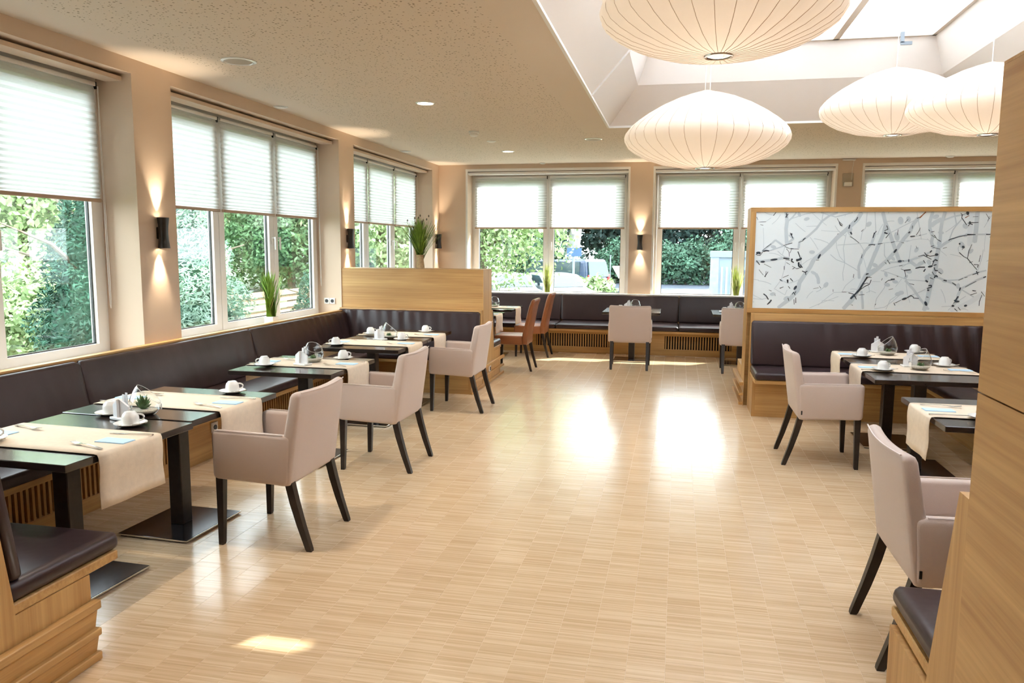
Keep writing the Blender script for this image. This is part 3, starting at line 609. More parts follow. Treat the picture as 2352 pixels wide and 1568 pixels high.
ART=[(0,31,[(1002,1014),(1101,1103),(1179,1199),(1189,1271),(1239,1357),(1283,1429),(1313,1501),(1377,1558),(1441,1622),(1522,1721),(1610,1805),(1691,1889),(1727,1958)]),(0,26,[(1033,1960),(1044,1875),(1037,1804),(1044,1733),(1051,1655)]),(0,17,[(1051,1655),(1113,1705),(1071,1741)]),(0,12,[(1051,1875),(1090,1910),(1128,1960)]),(0,16,[(1165,1613),(1169,1670),(1254,1734),(1324,1805),(1368,1875),(1438,1931),(1510,1958)]),(0,7,[(1368,1875),(1377,1959)]),(0,7,[(1090,1903),(1210,1945),(1303,1963)]),(0,14,[(824,1582),(884,1633),(943,1690),(1021,1634)]),(0,9,[(886,1583),(968,1612),(1048,1641)]),(0,20,[(767,1474),(836,1482),(918,1493),(1040,1516),(1082,1509)]),(0,20,[(1665,1065),(1720,1151),(1765,1280),(1800,1365),(1882,1415)]),(0,19,[(1743,1322),(1730,1434),(1752,1519),(1781,1589),(1835,1659),(1862,1757)]),(0,29,[(1614,1021),(1670,1093),(1706,1158)]),(0,17,[(1793,1025),(1785,1103),(1770,1195)]),(0,20,[(1817,1407),(1845,1492),(1872,1583)]),(0,7,[(1465,1552),(1521,1503),(1602,1472),(1691,1420),(1740,1385)]),(0,6,[(1598,1298),(1588,1369),(1602,1475),(1581,1616),(1600,1756)]),(0,6,[(1526,1644),(1672,1655),(1770,1666),(1867,1659)]),(0,6,[(1613,1763),(1669,1707),(1724,1666),(1774,1589)]),(0,6,[(1735,1694),(1744,1770),(1774,1812),(1779,1958)]),(0,5,[(1376,1051),(1454,1125),(1518,1180),(1625,1185),(1704,1194)]),(0,5,[(1296,1021),(1389,1066),(1475,1104),(1560,1141)]),(0,5,[(1591,1185),(1621,1249),(1703,1328)]),(0,5,[(958,1213),(1016,1297),(1039,1398),(1049,1484)]),(0,5,[(951,1209),(1058,1146),(1076,1197)]),(0,5,[(1002,1304),(1080,1262),(1134,1277),(1227,1321)]),(0,6,[(754,1104),(838,1098),(893,1114)]),(0,5,[(770,1868),(839,1868),(892,1911)]),(0,7,[(969,1583),(1005,1548),(1040,1527)]),(0,5,[(1229,1826),(1330,1829),(1368,1868)]),(0,5,[(1268,1720),(1319,1650),(1348,1600)]),(0,23,[(1340,1359),(1363,1316),(1369,1266)]),(0,23,[(1299,1380),(1340,1359)]),(0,8,[(1357,1959),(1492,1917),(1648,1958)]),(0,5,[(1511,1679),(1521,1615),(1553,1531),(1602,1475)]),(1,11,[(763,1546),(784,1560),(805,1553)]),(1,23,[(770,1564),(801,1564)]),(1,5,[(821,1582),(857,1618),(904,1654)]),(1,16,[(831,1579),(859,1586),(886,1583)]),(1,6,[(825,1575),(805,1539),(771,1539)]),(1,20,[(815,1474),(846,1475)]),(1,20,[(908,1493),(966,1501)]),(1,9,[(770,1485),(784,1467),(802,1445)]),(1,5,[(844,1453),(914,1418)]),(1,11,[(1027,1512),(1082,1509)]),(1,5,[(1048,1498),(1072,1498),(1089,1491)]),(1,6,[(1021,1637),(1068,1652),(1102,1663)]),(1,6,[(1163,1670),(1196,1681),(1222,1709)]),(1,9,[(1202,1695),(1225,1713)]),(1,5,[(1035,1627),(1084,1606),(1166,1603)]),(1,8,[(1091,1606),(1118,1606)]),(1,5,[(1050,1605),(1075,1577),(1081,1527)]),(1,5,[(1086,1563),(1098,1599)]),(1,16,[(1109,1506),(1103,1484),(1125,1470)]),(1,20,[(1151,1492),(1178,1499),(1197,1514)]),(1,17,[(1172,1471),(1174,1435),(1195,1421)]),(1,9,[(1160,1578),(1176,1542),(1191,1500)]),(1,5,[(1113,1434),(1155,1410),(1182,1414)]),(1,11,[(1187,1450),(1209,1421)]),(1,5,[(1056,1470),(1091,1449)]),(1,20,[(1353,1515),(1371,1551)]),(1,9,[(1210,1386),(1238,1375),(1258,1386)]),(1,8,[(1241,1379),(1246,1350)]),(1,9,[(1666,1868),(1685,1889),(1696,1916)]),(1,12,[(1620,1805),(1628,1840)]),(1,8,[(1531,1861),(1542,1840),(1560,1829)]),(1,5,[(1509,1903),(1539,1850)]),(1,14,[(1639,1770),(1650,1749)]),(1,5,[(1635,1728),(1682,1700),(1720,1666)]),(1,19,[(1815,1337),(1785,1280),(1750,1209),(1706,1158),(1675,1122)]),(1,5,[(1815,1337),(1855,1330)]),(1,7,[(1756,1209),(1800,1245),(1839,1267),(1853,1309)]),(1,6,[(1786,1266),(1812,1277),(1832,1274)]),(1,8,[(1706,1158),(1728,1116)]),(1,7,[(1652,1179),(1706,1165)]),(1,11,[(1800,1358),(1826,1369)]),(1,11,[(1855,1764),(1845,1715)]),(1,7,[(1810,1645),(1829,1652),(1868,1646)]),(1,6,[(1752,1519),(1756,1554)]),(1,5,[(1737,1777),(1755,1798)]),(1,12,[(1034,1953),(1041,1910)]),(1,17,[(1075,1298),(1079,1269)]),(1,8,[(1101,1312),(1127,1284)]),(1,8,[(1002,1300),(1027,1283)]),(1,23,[(1144,1205),(1160,1234)]),(1,8,[(1126,1154),(1139,1176),(1154,1148)]),(1,8,[(1087,1118),(1098,1089)]),(1,7,[(1085,1233),(1103,1212)]),(1,6,[(1146,1104),(1150,1054)]),(1,12,[(853,1153),(878,1135),(901,1099)]),(1,12,[(929,1093),(916,1071),(893,1048)]),(1,5,[(754,1918),(766,1890)]),(1,5,[(784,1868),(843,1872)]),(1,12,[(1091,1755),(1095,1737)]),(1,5,[(1029,1319),(1083,1344)]),(1,5,[(798,1395),(842,1341)]),(1,5,[(1591,1185),(1631,1185)]),(1,5,[(1746,1159),(1798,1164)]),(1,5,[(1039,1398),(1037,1434)]),(1,5,[(1687,1328),(1691,1363)]),(1,5,[(1518,1749),(1527,1756)]),(0,26,[(1820,1344),(1901,1415),(1993,1507),(2065,1605),(2123,1709),(2171,1771),(2198,1847),(2238,1908)]),(0,26,[(1921,1957),(1946,1868),(1983,1785),(2021,1688),(2068,1563),(2091,1501)]),(0,26,[(1818,1386),(1856,1513),(1900,1646),(1939,1757),(1953,1861)]),(0,14,[(2008,1479),(2098,1487),(2188,1502),(2263,1530),(2362,1580)]),(0,23,[(2362,1963),(2342,1874),(2347,1799),(2377,1731),(2368,1676),(2391,1621)]),(0,23,[(2469,1962),(2449,1874),(2442,1792),(2444,1676),(2435,1621)]),(0,31,[(2347,1023),(2367,1115),(2384,1241),(2403,1338),(2422,1428),(2423,1518),(2435,1614)]),(0,20,[(2435,1621),(2483,1663),(2543,1704)]),(0,11,[(2543,1704),(2615,1738),(2696,1749),(2801,1752),(2875,1753)]),(0,31,[(2357,1833),(2393,1867),(2442,1894)]),(0,12,[(2467,1888),(2541,1918),(2620,1935),(2676,1941)]),(0,9,[(2524,1704),(2549,1792),(2577,1840),(2550,1955)]),(0,9,[(2577,1840),(2623,1901)]),(0,16,[(2362,1372),(2402,1345),(2454,1339),(2513,1312),(2584,1286),(2657,1238)]),(0,11,[(2519,1312),(2632,1321),(2717,1363),(2784,1392),(2863,1413)]),(0,16,[(2657,1238),(2723,1274),(2795,1323),(2861,1352)]),(0,9,[(2657,1232),(2743,1178),(2795,1144)]),(0,20,[(2657,1238),(2636,1176),(2627,1120),(2599,1071)]),(0,47,[(2583,1029),(2663,1059),(2753,1116),(2842,1180),(2866,1201)]),(0,17,[(2161,1307),(2237,1224),(2301,1135),(2385,1031)]),(0,31,[(2267,1461),(2304,1482)]),(0,23,[(2188,1495),(2242,1454),(2281,1441)]),(0,7,[(1935,1402),(2021,1375),(2094,1348),(2180,1314),(2277,1309),(2348,1303)]),(0,7,[(1849,1964),(1866,1791),(1835,1645),(1792,1603)]),(0,7,[(1952,1660),(1958,1549),(1994,1493)]),(0,7,[(1822,1645),(1951,1667),(2060,1681),(2176,1689)]),(0,7,[(2173,1730),(2256,1737),(2324,1758)]),(0,7,[(1997,1764),(2103,1826),(2202,1881)]),(0,6,[(2223,1956),(2258,1806),(2277,1703)]),(0,5,[(2191,1647),(2184,1551),(2176,1481)]),(0,6,[(1954,1402),(2030,1431),(2113,1453),(2202,1474)]),(0,6,[(1897,1041),(1912,1127),(1977,1234),(1987,1290)]),(0,6,[(1898,1027),(1989,1044),(2057,1102),(2112,1159)]),(0,6,[(2003,1023),(2037,1115),(2093,1159)]),(0,5,[(1816,1182),(1854,1203),(1902,1183)]),(0,6,[(2613,1588),(2605,1622),(2621,1657)]),(0,6,[(2699,1609),(2693,1527)]),(0,6,[(2789,1405),(2817,1529),(2824,1610)]),(0,47,[(2703,1650),(2696,1827),(2705,1962)]),(0,31,[(2749,1961),(2748,1806),(2744,1678)]),(0,39,[(2079,1902),(2088,1861)]),(0,31,[(2149,1909),(2157,1881)]),(0,36,[(2053,1757),(2066,1702)]),(0,34,[(2351,1351),(2356,1317)]),(0,36,[(2455,1415),(2476,1388)]),(0,34,[(2626,1670),(2648,1629)]),(0,31,[(2117,1187),(2143,1188)]),(0,34,[(2646,1840),(2660,1820)]),(0,31,[(2175,1398),(2201,1391)]),(1,6,[(1961,1833),(1976,1799),(1944,1785)]),(1,14,[(1945,1767),(1972,1757)]),(1,6,[(1961,1715),(1994,1764)]),(1,9,[(1809,1645),(1835,1652),(1868,1649)]),(1,8,[(1893,1656),(1932,1663)]),(1,6,[(1844,1715),(1855,1757),(1873,1781)]),(1,6,[(2009,1671),(2041,1681)]),(1,20,[(2044,1577),(2062,1605)]),(1,23,[(2088,1491),(2111,1494)]),(1,8,[(2123,1498),(2137,1495)]),(1,12,[(2179,1509),(2180,1488)]),(1,6,[(1987,1504),(2012,1465)]),(1,11,[(2161,1764),(2173,1775)]),(1,6,[(2191,1806),(2192,1833)]),(1,11,[(2180,1730),(2218,1734)]),(1,5,[(2230,1744),(2253,1785),(2260,1813)]),(1,6,[(2256,1741),(2271,1744)]),(2,12,[(2251,1908),(2281,1942),(2304,1966)]),(1,8,[(2226,1902),(2251,1912)]),(1,6,[(2335,1796),(2348,1782)]),(1,6,[(2358,1772),(2386,1779)]),(1,6,[(2389,1744),(2417,1703),(2450,1683)]),(1,8,[(2430,1697),(2450,1683)]),(1,5,[(2384,1628),(2448,1611)]),(1,5,[(2473,1618),(2507,1629)]),(1,6,[(2367,1635),(2392,1645)]),(1,12,[(2362,1580),(2376,1597)]),(1,26,[(2414,1559),(2429,1559)]),(1,8,[(2325,1559),(2364,1542),(2414,1552)]),(1,6,[(2262,1541),(2306,1552),(2379,1514)]),(1,6,[(2309,1503),(2327,1476)]),(1,11,[(2393,1490),(2411,1511),(2433,1501)]),(1,8,[(2389,1456),(2405,1504)]),(1,20,[(2358,1442),(2389,1449)]),(1,11,[(2401,1456),(2426,1463)]),(1,11,[(2244,1426),(2281,1437),(2326,1438)]),(1,11,[(2319,1396),(2331,1420)]),(1,11,[(2409,1435),(2417,1408),(2443,1405)]),(1,6,[(2450,1394),(2477,1374)]),(1,6,[(2393,1394),(2421,1352)]),(1,16,[(2416,1338),(2427,1359),(2444,1346)]),(1,6,[(2377,1338),(2410,1324)]),(1,16,[(2341,1310),(2361,1296)]),(1,11,[(2370,1261),(2395,1265),(2396,1248),(2359,1233)]),(1,17,[(2363,1219),(2376,1216)]),(1,6,[(2358,1153),(2377,1147)]),(1,25,[(2351,1101),(2363,1073)]),(1,14,[(2500,1315),(2526,1309)]),(1,8,[(2577,1292),(2610,1269)]),(1,6,[(2629,1317),(2669,1335)]),(1,6,[(2681,1342),(2705,1349)]),(1,8,[(2748,1371),(2802,1395)]),(1,9,[(2779,1405),(2794,1371)]),(1,7,[(2617,1581),(2661,1541),(2693,1524),(2741,1466),(2782,1419)]),(1,6,[(2693,1527),(2700,1596),(2721,1657)]),(1,16,[(2614,1667),(2618,1657)]),(1,23,[(2644,1636),(2654,1629)]),(1,7,[(2753,1467),(2791,1467),(2786,1440)]),(1,5,[(2795,1494),(2803,1556)]),(1,8,[(2518,1694),(2530,1704),(2610,1731),(2696,1749)]),(1,12,[(2677,1749),(2745,1750)]),(1,8,[(2838,1752),(2872,1751)]),(1,26,[(2662,1965),(2667,1941)]),(1,7,[(2607,1948),(2620,1935),(2616,1908),(2664,1840)]),(1,16,[(2687,1870),(2695,1854)]),(1,6,[(2678,1830),(2694,1860),(2762,1864)]),(2,7,[(2647,1908),(2680,1928)]),(1,14,[(2650,1245),(2645,1218)]),(1,16,[(2637,1162),(2620,1127),(2605,1120)]),(1,20,[(2615,1113),(2646,1114)]),(1,19,[(2592,1071),(2602,1071)]),(1,6,[(2613,1044),(2640,1020)]),(1,6,[(2644,1058),(2665,1031)]),(1,20,[(2700,1073),(2715,1077)]),(1,6,[(2743,1178),(2797,1200)]),(1,8,[(2758,1220),(2787,1217)]),(1,6,[(2834,1211),(2868,1167)]),(1,6,[(2825,1076),(2825,1117),(2842,1180)]),(1,14,[(2843,1345),(2864,1355)]),(1,6,[(2693,1253),(2729,1278),(2783,1309)]),(1,16,[(2031,1315),(2063,1319)]),(1,7,[(1981,1283),(2006,1305),(2038,1312)]),(1,8,[(2140,1124),(2185,1139),(2219,1164)]),(1,20,[(2147,1124),(2178,1136)]),(1,5,[(2084,1088),(2134,1117)]),(1,7,[(2219,1164),(2245,1147)]),(1,12,[(1806,1365),(1825,1369)]),(1,6,[(1812,1252),(1838,1263)]),(1,12,[(2142,1404),(2200,1412)]),(1,6,[(2149,1404),(2162,1342)]),(1,5,[(2115,1418),(2142,1408)]),(1,5,[(1902,1063),(1908,1077)]),(1,5,[(2098,1446),(2126,1453)]),(1,5,[(2081,1348),(2094,1344)])]
def clip_pts(a, b):
    # keep a stroke inside the visible pane
    x0, x1, z0, z1 = 0.752, 3.04, 1.014, 1.963
    t0, t1 = 0.0, 1.0; dx, dz = b[0]-a[0], b[1]-a[1]
    for p_, q_ in ((-dx, a[0]-x0), (dx, x1-a[0]), (-dz, a[1]-z0), (dz, z1-a[1])):
        if abs(p_) < 1e-9:
            if q_ < 0: return None
        else:
            t = q_/p_
            if p_ < 0: t0 = max(t0, t)
            else: t1 = min(t1, t)
    if t0 >= t1: return None
    return (a[0]+dx*t0, a[1]+dz*t0), (a[0]+dx*t1, a[1]+dz*t1)
pr_ = [MB(), MB(), MB(), MB()]; layer = 0
ga = random.Random(4)
extra = []
for k in range(46):   # faint thin twigs and leaves between the traced branches
    x, z = ga.uniform(760, 2900), ga.uniform(1020, 1960); a = ga.uniform(0, PI); l = ga.uniform(60, 260); c = ga.uniform(-0.4, 0.4)
    extra.append((0, ga.choice((4, 5, 6)), [(x+math.cos(a+c*t)*l*t, z+math.sin(a+c*t)*l*t) for t in (0, 0.33, 0.66, 1)]))
for k in range(26):
    x, z = ga.uniform(780, 2880), ga.uniform(1030, 1940); a = ga.uniform(0, PI)
    extra.append((0, ga.randint(22, 34), [(x, z), (x+math.cos(a)*32, z+math.sin(a)*32)]))
for k in range(40):
    x, z = ga.uniform(780, 2950), ga.uniform(1030, 1940); a = ga.uniform(0, PI); l = ga.uniform(15, 60)
    extra.append((1, ga.choice((4, 5, 7)), [(x, z), (x+math.cos(a)*l, z+math.sin(a)*l)]))
# right end of the panel, hidden from the photograph's own position
for (x0, z0, x1, z1, w) in ((2880, 1100, 3040, 1260, 26), (2860, 1500, 3040, 1580, 14), (2900, 1964, 3000, 1300, 22), (2870, 1760, 3040, 1700, 10)):
    extra.append((0, w, [(x0, z0), (x1, z1)]))
for tone, w, pts in extra + ART:
    layer += 1; y = 8.1315 - 0.0000045*layer - (0.0009 if tone in (1, 2) else (-0.0007 if tone == 3 else 0))
    tone = 3 if (tone == 0 and w > 44 and len(pts) > 2 and pts[0][0] > 2500) else tone; w *= (1.3 if tone == 0 and w > 7 else 1.0); w /= 2000.0; pts = [(a/1000.0, b/1000.0) for a, b in pts]; m = pr_[tone]
    taper = tone == 0 and w < 0.016
    for i in range(len(pts)-1):
        cl = clip_pts(pts[i], pts[i+1])
        if not cl: continue
        a, b = Vector(cl[0]), Vector(cl[1]); d = (b-a)
        if d.length < 1e-4: continue
        d.normalize(); nn = Vector((-d.y, d.x)); ext = 0.0
        if len(pts) == 2 and w > 0.009:    # leaf or blot: an ellipse
            c = (a+b)/2; hl = (b-a).length/2 + w*0.7
            ring = [c + d*hl*math.cos(2*PI*k/10) + nn*w*math.sin(2*PI*k/10) for k in range(10)]
        else:
            w0 = w*(0.75+0.5*ga.random()) if tone in (1, 2) else w; w1 = w*(0.6+0.4*ga.random()) if tone in (1, 2) else w
            ring = [a+nn*w0, a-d*w0*0.45, a-nn*w0, b-nn*w1, b+d*w1*0.45, b+nn*w1]
        ring = [(min(max(q.x, 0.75), 3.048), min(max(q.y, 1.011), 1.966)) for q in ring]
        yy = y - 0.000001*i
        m.add([(q[0]-0.70, yy-8.12, q[1]) for q in ring], [tuple(range(len(ring)))])
for m, nm, mt in zip(pr_, ('pale_branch_print', 'dark_branch_print', 'brown_branch_print', 'faint_branch_print'), ('art_light', 'art_dark', 'art_brown', 'art_faint')):
    tag(m.ob(nm, mt, p, smooth=False), kind='stuff')
# tall oak pillar wall at the right edge
p = empty('oak_pillar', (0.70, 1.2, 0), 0, 'tall oak clad partition end filling the right edge', 'partition')
MB().box(0.012, 2.388, 0.012, 0.768, 0.0, 2.005).ob('core', 'dark_gap', p, smooth=False)
for z0, z1 in ((0.0, 1.268), (1.272, 2.012)):
    MB().box(0.0, 0.014, 0.0, 0.78, z0, z1).ob('cladding_panel', 'oak_y', p, smooth=False)
    MB().box(0.014, 2.4, 0.766, 0.78, z0, z1).ob('cladding_panel', 'oak_x', p, smooth=False)
    MB().box(0.014, 2.4, 0.0, 0.014, z0, z1).ob('cladding_panel', 'oak_x', p, smooth=False)
    MB().box(2.386, 2.4, 0.014, 0.766, z0, z1).ob('cladding_panel', 'oak_y', p, smooth=False)
MB().box(0.0, 2.4, 0.0, 0.78, 2.0125, 2.02).ob('cap', 'oak_x', p, smooth=False)
p = empty('low_partition', (2.86, 2.3, 0), 0, 'low oak partition behind the bench on the right side', 'partition')
MB().box(0.0, 0.2, 0.0, 5.8, 0.0, 0.955).ob('core', 'oak_y', p, smooth=False)
MB().box(-0.004, 0.204, 0.0, 5.8, 0.955, 0.97).ob('cap', 'oak_y', p, smooth=False)
# ------------------------------------------------------------------ tables
TZ = 0.72
def make_table():
    t = empty('pedestal_table', (0, 0, 0), 0, 'x', 'table')
    MB().rbox(-0.395, 0.395, -0.398, 0.398, TZ-0.032, TZ, 0.003, 1).ob('tabletop', 'table_top', t)
    MB().box(-0.30, 0.30, -0.045, 0.045, TZ-0.05, TZ-0.032).box(-0.045, 0.045, -0.30, 0.30, TZ-0.05, TZ-0.032).ob('cross_bracket', 'black_metal', t, smooth=False)
    MB().rbox(-0.042, 0.042, -0.042, 0.042, 0.016, TZ-0.05, 0.004, 1).ob('column', 'wenge', t)
    pl = MB().rbox(-0.22, 0.22, -0.25, 0.25, 0.006, 0.018, 0.003, 1).ob('base_plate', 'plate_steel', t)
    MB().box(-0.2215, 0.2215, -0.2515, -0.2495, 0.008, 0.0165).box(-0.2215, 0.2215, 0.2495, 0.2515, 0.008, 0.0165).box(-0.2215, -0.2195, -0.25, 0.25, 0.008, 0.0165).box(0.2195, 0.2215, -0.25, 0.25, 0.008, 0.0165).ob('polished_edge', 'chrome', pl, smooth=False)
    MB().box(-0.21, 0.21, -0.24, 0.24, 0.0, 0.006).ob('felt_pad', 'rubber', pl, smooth=False)
    return t
TP = make_table()
G_L = 'tables along the left bench'; G_R = 'tables in the right bay'; G_B = 'tables by the back bench'
# key: (x, y, rot, label, group)
TABLES = {
 'L1': (-2.757, 2.985, R(-2.2), 'dark square table at the lower left nearest the foreground bench', G_L),
 'L2': (-2.757, 3.808, R(-2.2), 'dark square table joined behind the nearest left table, with green reflection', G_L),
 'L3': (-2.715, 5.28, 0, 'third dark table along the left bench, standing alone', G_L),
 'L4': (-2.715, 6.60, 0, 'fourth dark table along the left bench, first of the far pair', G_L),
 'L5': (-2.715, 7.402, 0, 'last dark table of the left bench, next to the low partition', G_L),
 'C1': (-2.69, 9.88, 0, 'dark table half hidden behind the low partition, beside the near brown chair', G_B),
 'C2': (-2.69, 11.12, 0, 'dark table in the far corner beside the far brown chair', G_B),
 'K1': (-0.615, 11.13, R(90), 'dark table in the middle of the back bench', G_B),
 'K2': (0.885, 11.13, R(90), 'dark table at the back bench partly behind the panel partition', G_B),
 'R1': (1.74, 6.02, PI, 'front dark table of the right pair', G_R),
 'R2': (1.74, 6.835, PI, 'rear dark table of the right pair', G_R),
 'R3': (1.74, 4.585, PI, 'dark table nearest the tall oak pillar on the right', G_R),
}
TN = {'L1': 'nearest left table', 'L2': 'second left table', 'L3': 'third left table', 'L4': 'fourth left table', 'L5': 'fifth left table by the partition',
      'C1': 'table behind the low partition', 'C2': 'far corner table', 'K1': 'middle back table', 'K2': 'back table beside the panel', 'R1': 'front table of the right pair',
      'R2': 'rear table of the right pair', 'R3': 'table beside the right pillar'}
for k, (x, y, rz, lab, g) in TABLES.items(): place(TP, 'table', (x, y, 0), rz, lab, g)
def tpos(k, lx, ly, z=TZ):
    x, y, rz = TABLES[k][:3]; return (x+lx*math.cos(rz)-ly*math.sin(rz), y+lx*math.sin(rz)+ly*math.cos(rz), z)
# ------------------------------------------------------------------ runners: local x = aisle direction, the cloth hangs over the aisle edge
def make_runner(drop):
    w = 0.39; e = 0.398; r = 0.012; path = [(-e-r*0.2, TZ-0.12), (-e-r*0.4, TZ-0.012), (-e+0.0, TZ+0.002), (-e+r, TZ+0.004)]
    path += [(-e+r+(2*e-2*r)*k/10, TZ+0.004) for k in range(1, 11)]
    path += [(e+0.004, TZ+0.0015), (e+0.010, TZ-0.012)] + [(e+0.010+0.003*math.sin(k*1.3), TZ-0.012-(drop-0.012)*k/6) for k in range(1, 7)]
    nv = 6; vs_ = []; fs = []
    for i, (x, z) in enumerate(path):
        for j in range(nv+1):
            v = -w/2+w*j/nv; dx = 0
            if i > 15: dx = 0.004*math.sin(j*1.7+i*0.5)*(i-15)/6
            vs_.append((x+dx, v, z))
    for i in range(len(path)-1):
        for j in range(nv):
            a = i*(nv+1)+j; fs.append((a, a+1, a+nv+2, a+nv+1))
    # thickness
    n = len(vs_); m = MB().add(vs_, fs)
    me = m.mesh('table_runner', True, 60)
    return me
RUN = {'L1': -0.045, 'L2': 0.02, 'L3': 0.045, 'L4': 0.012, 'L5': -0.05, 'C1': 0.0, 'C2': 0.0, 'R1': -0.135, 'R2': -0.068, 'R3': 0.006}
rme = make_runner(0.235)
for k, off in RUN.items():
    p_ = tpos(k, 0, off, 0); o = link('table_runner', rme, 'linen', None, p_, TABLES[k][2])
    md = o.modifiers.new('cloth', 'SOLIDIFY'); md.thickness = 0.002; md.offset = 1
    tag(o, 'cream linen runner over the aisle edge of the ' + TN[k], 'table runner', 'linen table runners')
# ------------------------------------------------------------------ tableware
def make_cup():
    c = empty('coffee_cup', (0,0,0), 0, 'x', 'cup')     # turned upside down, rim at the bottom
    prof = [(0.038, 0.0), (0.041, 0.001), (0.0405, 0.012), (0.040, 0.03), (0.0385, 0.042), (0.034, 0.054), (0.026, 0.062), (0.0245, 0.066), (0.021, 0.0665), (0.020, 0.063), (0.004, 0.0625)]
    MB().lathe(prof, 28).ob('bowl', 'china', c, ang=60)
    pts = [(0.037 + 0.024*math.sin(a), 0, 0.033 - 0.017*math.cos(a)) for a in [R(x) for x in range(-10, 195, 17)]]
    MB().tube(pts, 0.0045, 8).ob('handle', 'china', c)
    return c
def make_saucer():
    s = empty('saucer', (0,0,0), 0, 'x', 'saucer')
    MB().lathe([(0.036, 0.0), (0.045, 0.003), (0.065, 0.010), (0.076, 0.0155), (0.077, 0.0175), (0.074, 0.0175), (0.05, 0.0085), (0.043, 0.006), (0.005, 0.006)], 32).ob('dish', 'china', s, ang=60)
    m = MB(); m.tube([(0.02, -0.052, 0.016), (0.05, -0.05, 0.017), (0.085, -0.048, 0.021)], [0.0022, 0.0018, 0.0028], 6)
    ring = [(0.008+0.013*math.cos(2*PI*k/10), -0.053+0.008*math.sin(2*PI*k/10), 0.016) for k in range(10)]
    m.loft([ring, [(p[0], p[1], p[2]+0.002) for p in ring]]); m.ob('spoon', 'chrome', s)
    return s
def make_fork():
    f = MB(); f.loft([[(x, -w, z), (x, w, z), (x, w, z+0.0025), (x, -w, z+0.0025)] for x, w, z in ((-0.10, 0.007, 0.002), (-0.06, 0.0055, 0.006), (0.0, 0.0032, 0.010), (0.035, 0.0035, 0.008), (0.05, 0.010, 0.006), (0.066, 0.0115, 0.006))])
    for t in (-0.0095, -0.0032, 0.0032, 0.0095):
        f.loft([[(x, t-0.0018, z), (x, t+0.0018, z), (x, t+0.0018, z+0.002), (x, t-0.0018, z+0.002)] for x, z in ((0.064, 0.006), (0.085, 0.008), (0.105, 0.012))])
    return f.mesh('fork')
def make_knife():
    f = MB(); f.loft([[(x, -w, z), (x, w, z), (x, w, z+h), (x, -w, z+h)] for x, w, z, h in ((-0.11, 0.0075, 0.0, 0.006), (-0.03, 0.005, 0.0, 0.006), (0.0, 0.005, 0.0, 0.004), (0.02, 0.009, 0.001, 0.0018), (0.08, 0.009, 0.001, 0.0015), (0.108, 0.003, 0.001, 0.0012))])
    return f.mesh('knife')
def make_napkin():
    n = MB()
    for k in range(3): n.rbox(-0.077+k*0.001, 0.077-k*0.001, -0.039+k*0.0008, 0.039-k*0.0008, k*0.0016, k*0.0016+0.0014, 0.0005, 1)
    return n.mesh('napkin')
CUP, SAU = make_cup(), make_saucer(); fk, kn, nk = make_fork(), make_knife(), make_napkin()
SET_Z = TZ+0.0062
CUPS = []
def setting(k, side, cup=True, cutl=True):
    s = 1 if side == 'aisle' else -1; off = RUN.get(k, 0); rz = TABLES[k][2] + (0 if s > 0 else PI)
    ds = ('aisle' if s > 0 else 'bench') + ' side of the ' + TN[k]
    def P(lx, ly, z=SET_Z): return tpos(k, s*lx, off + s*ly, z)
    if cutl:
        o = link('fork', fk, 'chrome', None, P(0.27, -0.105), rz+PI+R(-14)); tag(o, 'steel fork lying on the runner, ' + ds, 'fork', 'forks on the tables')
        o = link('knife', kn, 'chrome', None, P(0.29, 0.135), rz+PI+R(6)); tag(o, 'steel knife lying on the runner, ' + ds, 'knife', 'knives on the tables')
        o = link('napkin', nk, 'napkin_blue', None, P(0.312, 0.01), rz); tag(o, 'folded pale blue napkin, ' + ds, 'napkin', 'blue napkins on the tables')
def cup_at(xy, z, label_s, hrot):
    place(SAU, 'saucer', (xy[0], xy[1], z), hrot, 'white saucer with spoon, ' + label_s, 'saucers on the tables')
    place(CUP, 'cup', (xy[0], xy[1], z+0.0062), hrot+R(8), 'upturned white coffee cup, ' + label_s, 'coffee cups on the tables')
for k in ('L1', 'L2', 'L3', 'L4', 'L5', 'R1', 'R2', 'R3'):
    for side in ('aisle', 'bench'): setting(k, side)
setting('C2', 'aisle'); setting('C1', 'aisle')
cups = {('L1', 'a'): (-2.60, 3.235), ('L2', 'a'): (-2.60, 4.125), ('L2', 'b'): (-2.87, 3.43), ('L1', 'b'): (-2.985, 2.80), ('L3', 'a'): (-2.545, 5.585), ('L3', 'b'): (-2.945, 5.10), ('L4', 'a'): (-2.54, 6.89), ('L4', 'b'): (-2.975, 6.38),
        ('L5', 'a'): (-2.54, 7.60), ('L5', 'b'): (-2.99, 7.22), ('R2', 'a'): (1.50, 6.74), ('R2', 'b'): (2.0, 7.12), ('R1', 'a'): (1.485, 6.0), ('R1', 'b'): (2.0, 6.345), ('R3', 'a'): (1.59, 4.38)}
for (k, s), xy in cups.items():
    on_runner = False
    lx, ly = xy[0]-TABLES[k][0], xy[1]-TABLES[k][1]; rz = TABLES[k][2]
    l2 = -lx*math.sin(rz)+ly*math.cos(rz)
    if abs(l2-RUN.get(k, 9)) < 0.195+0.036: on_runner = True
    if on_runner and abs(l2-RUN[k]) > 0.13: on_runner = True
    cup_at(xy, TZ+(0.0065 if on_runner else 0.0008), ('aisle' if s == 'a' else 'bench') + ' side of the ' + TN[k], R(28 if k[0] == 'L' else 20) + (PI if (k, s) in (('L4', 'b'), ('L3', 'b')) else 0))
for k, x, y in (('K1', -0.785, 11.12), ('K2', 0.655, 11.12), ('K1', -0.40, 10.95)):
    cup_at((x, y), TZ+0.0008, ('left end of the ' if x != -0.40 else 'right end of the ') + TN[k], R(30))
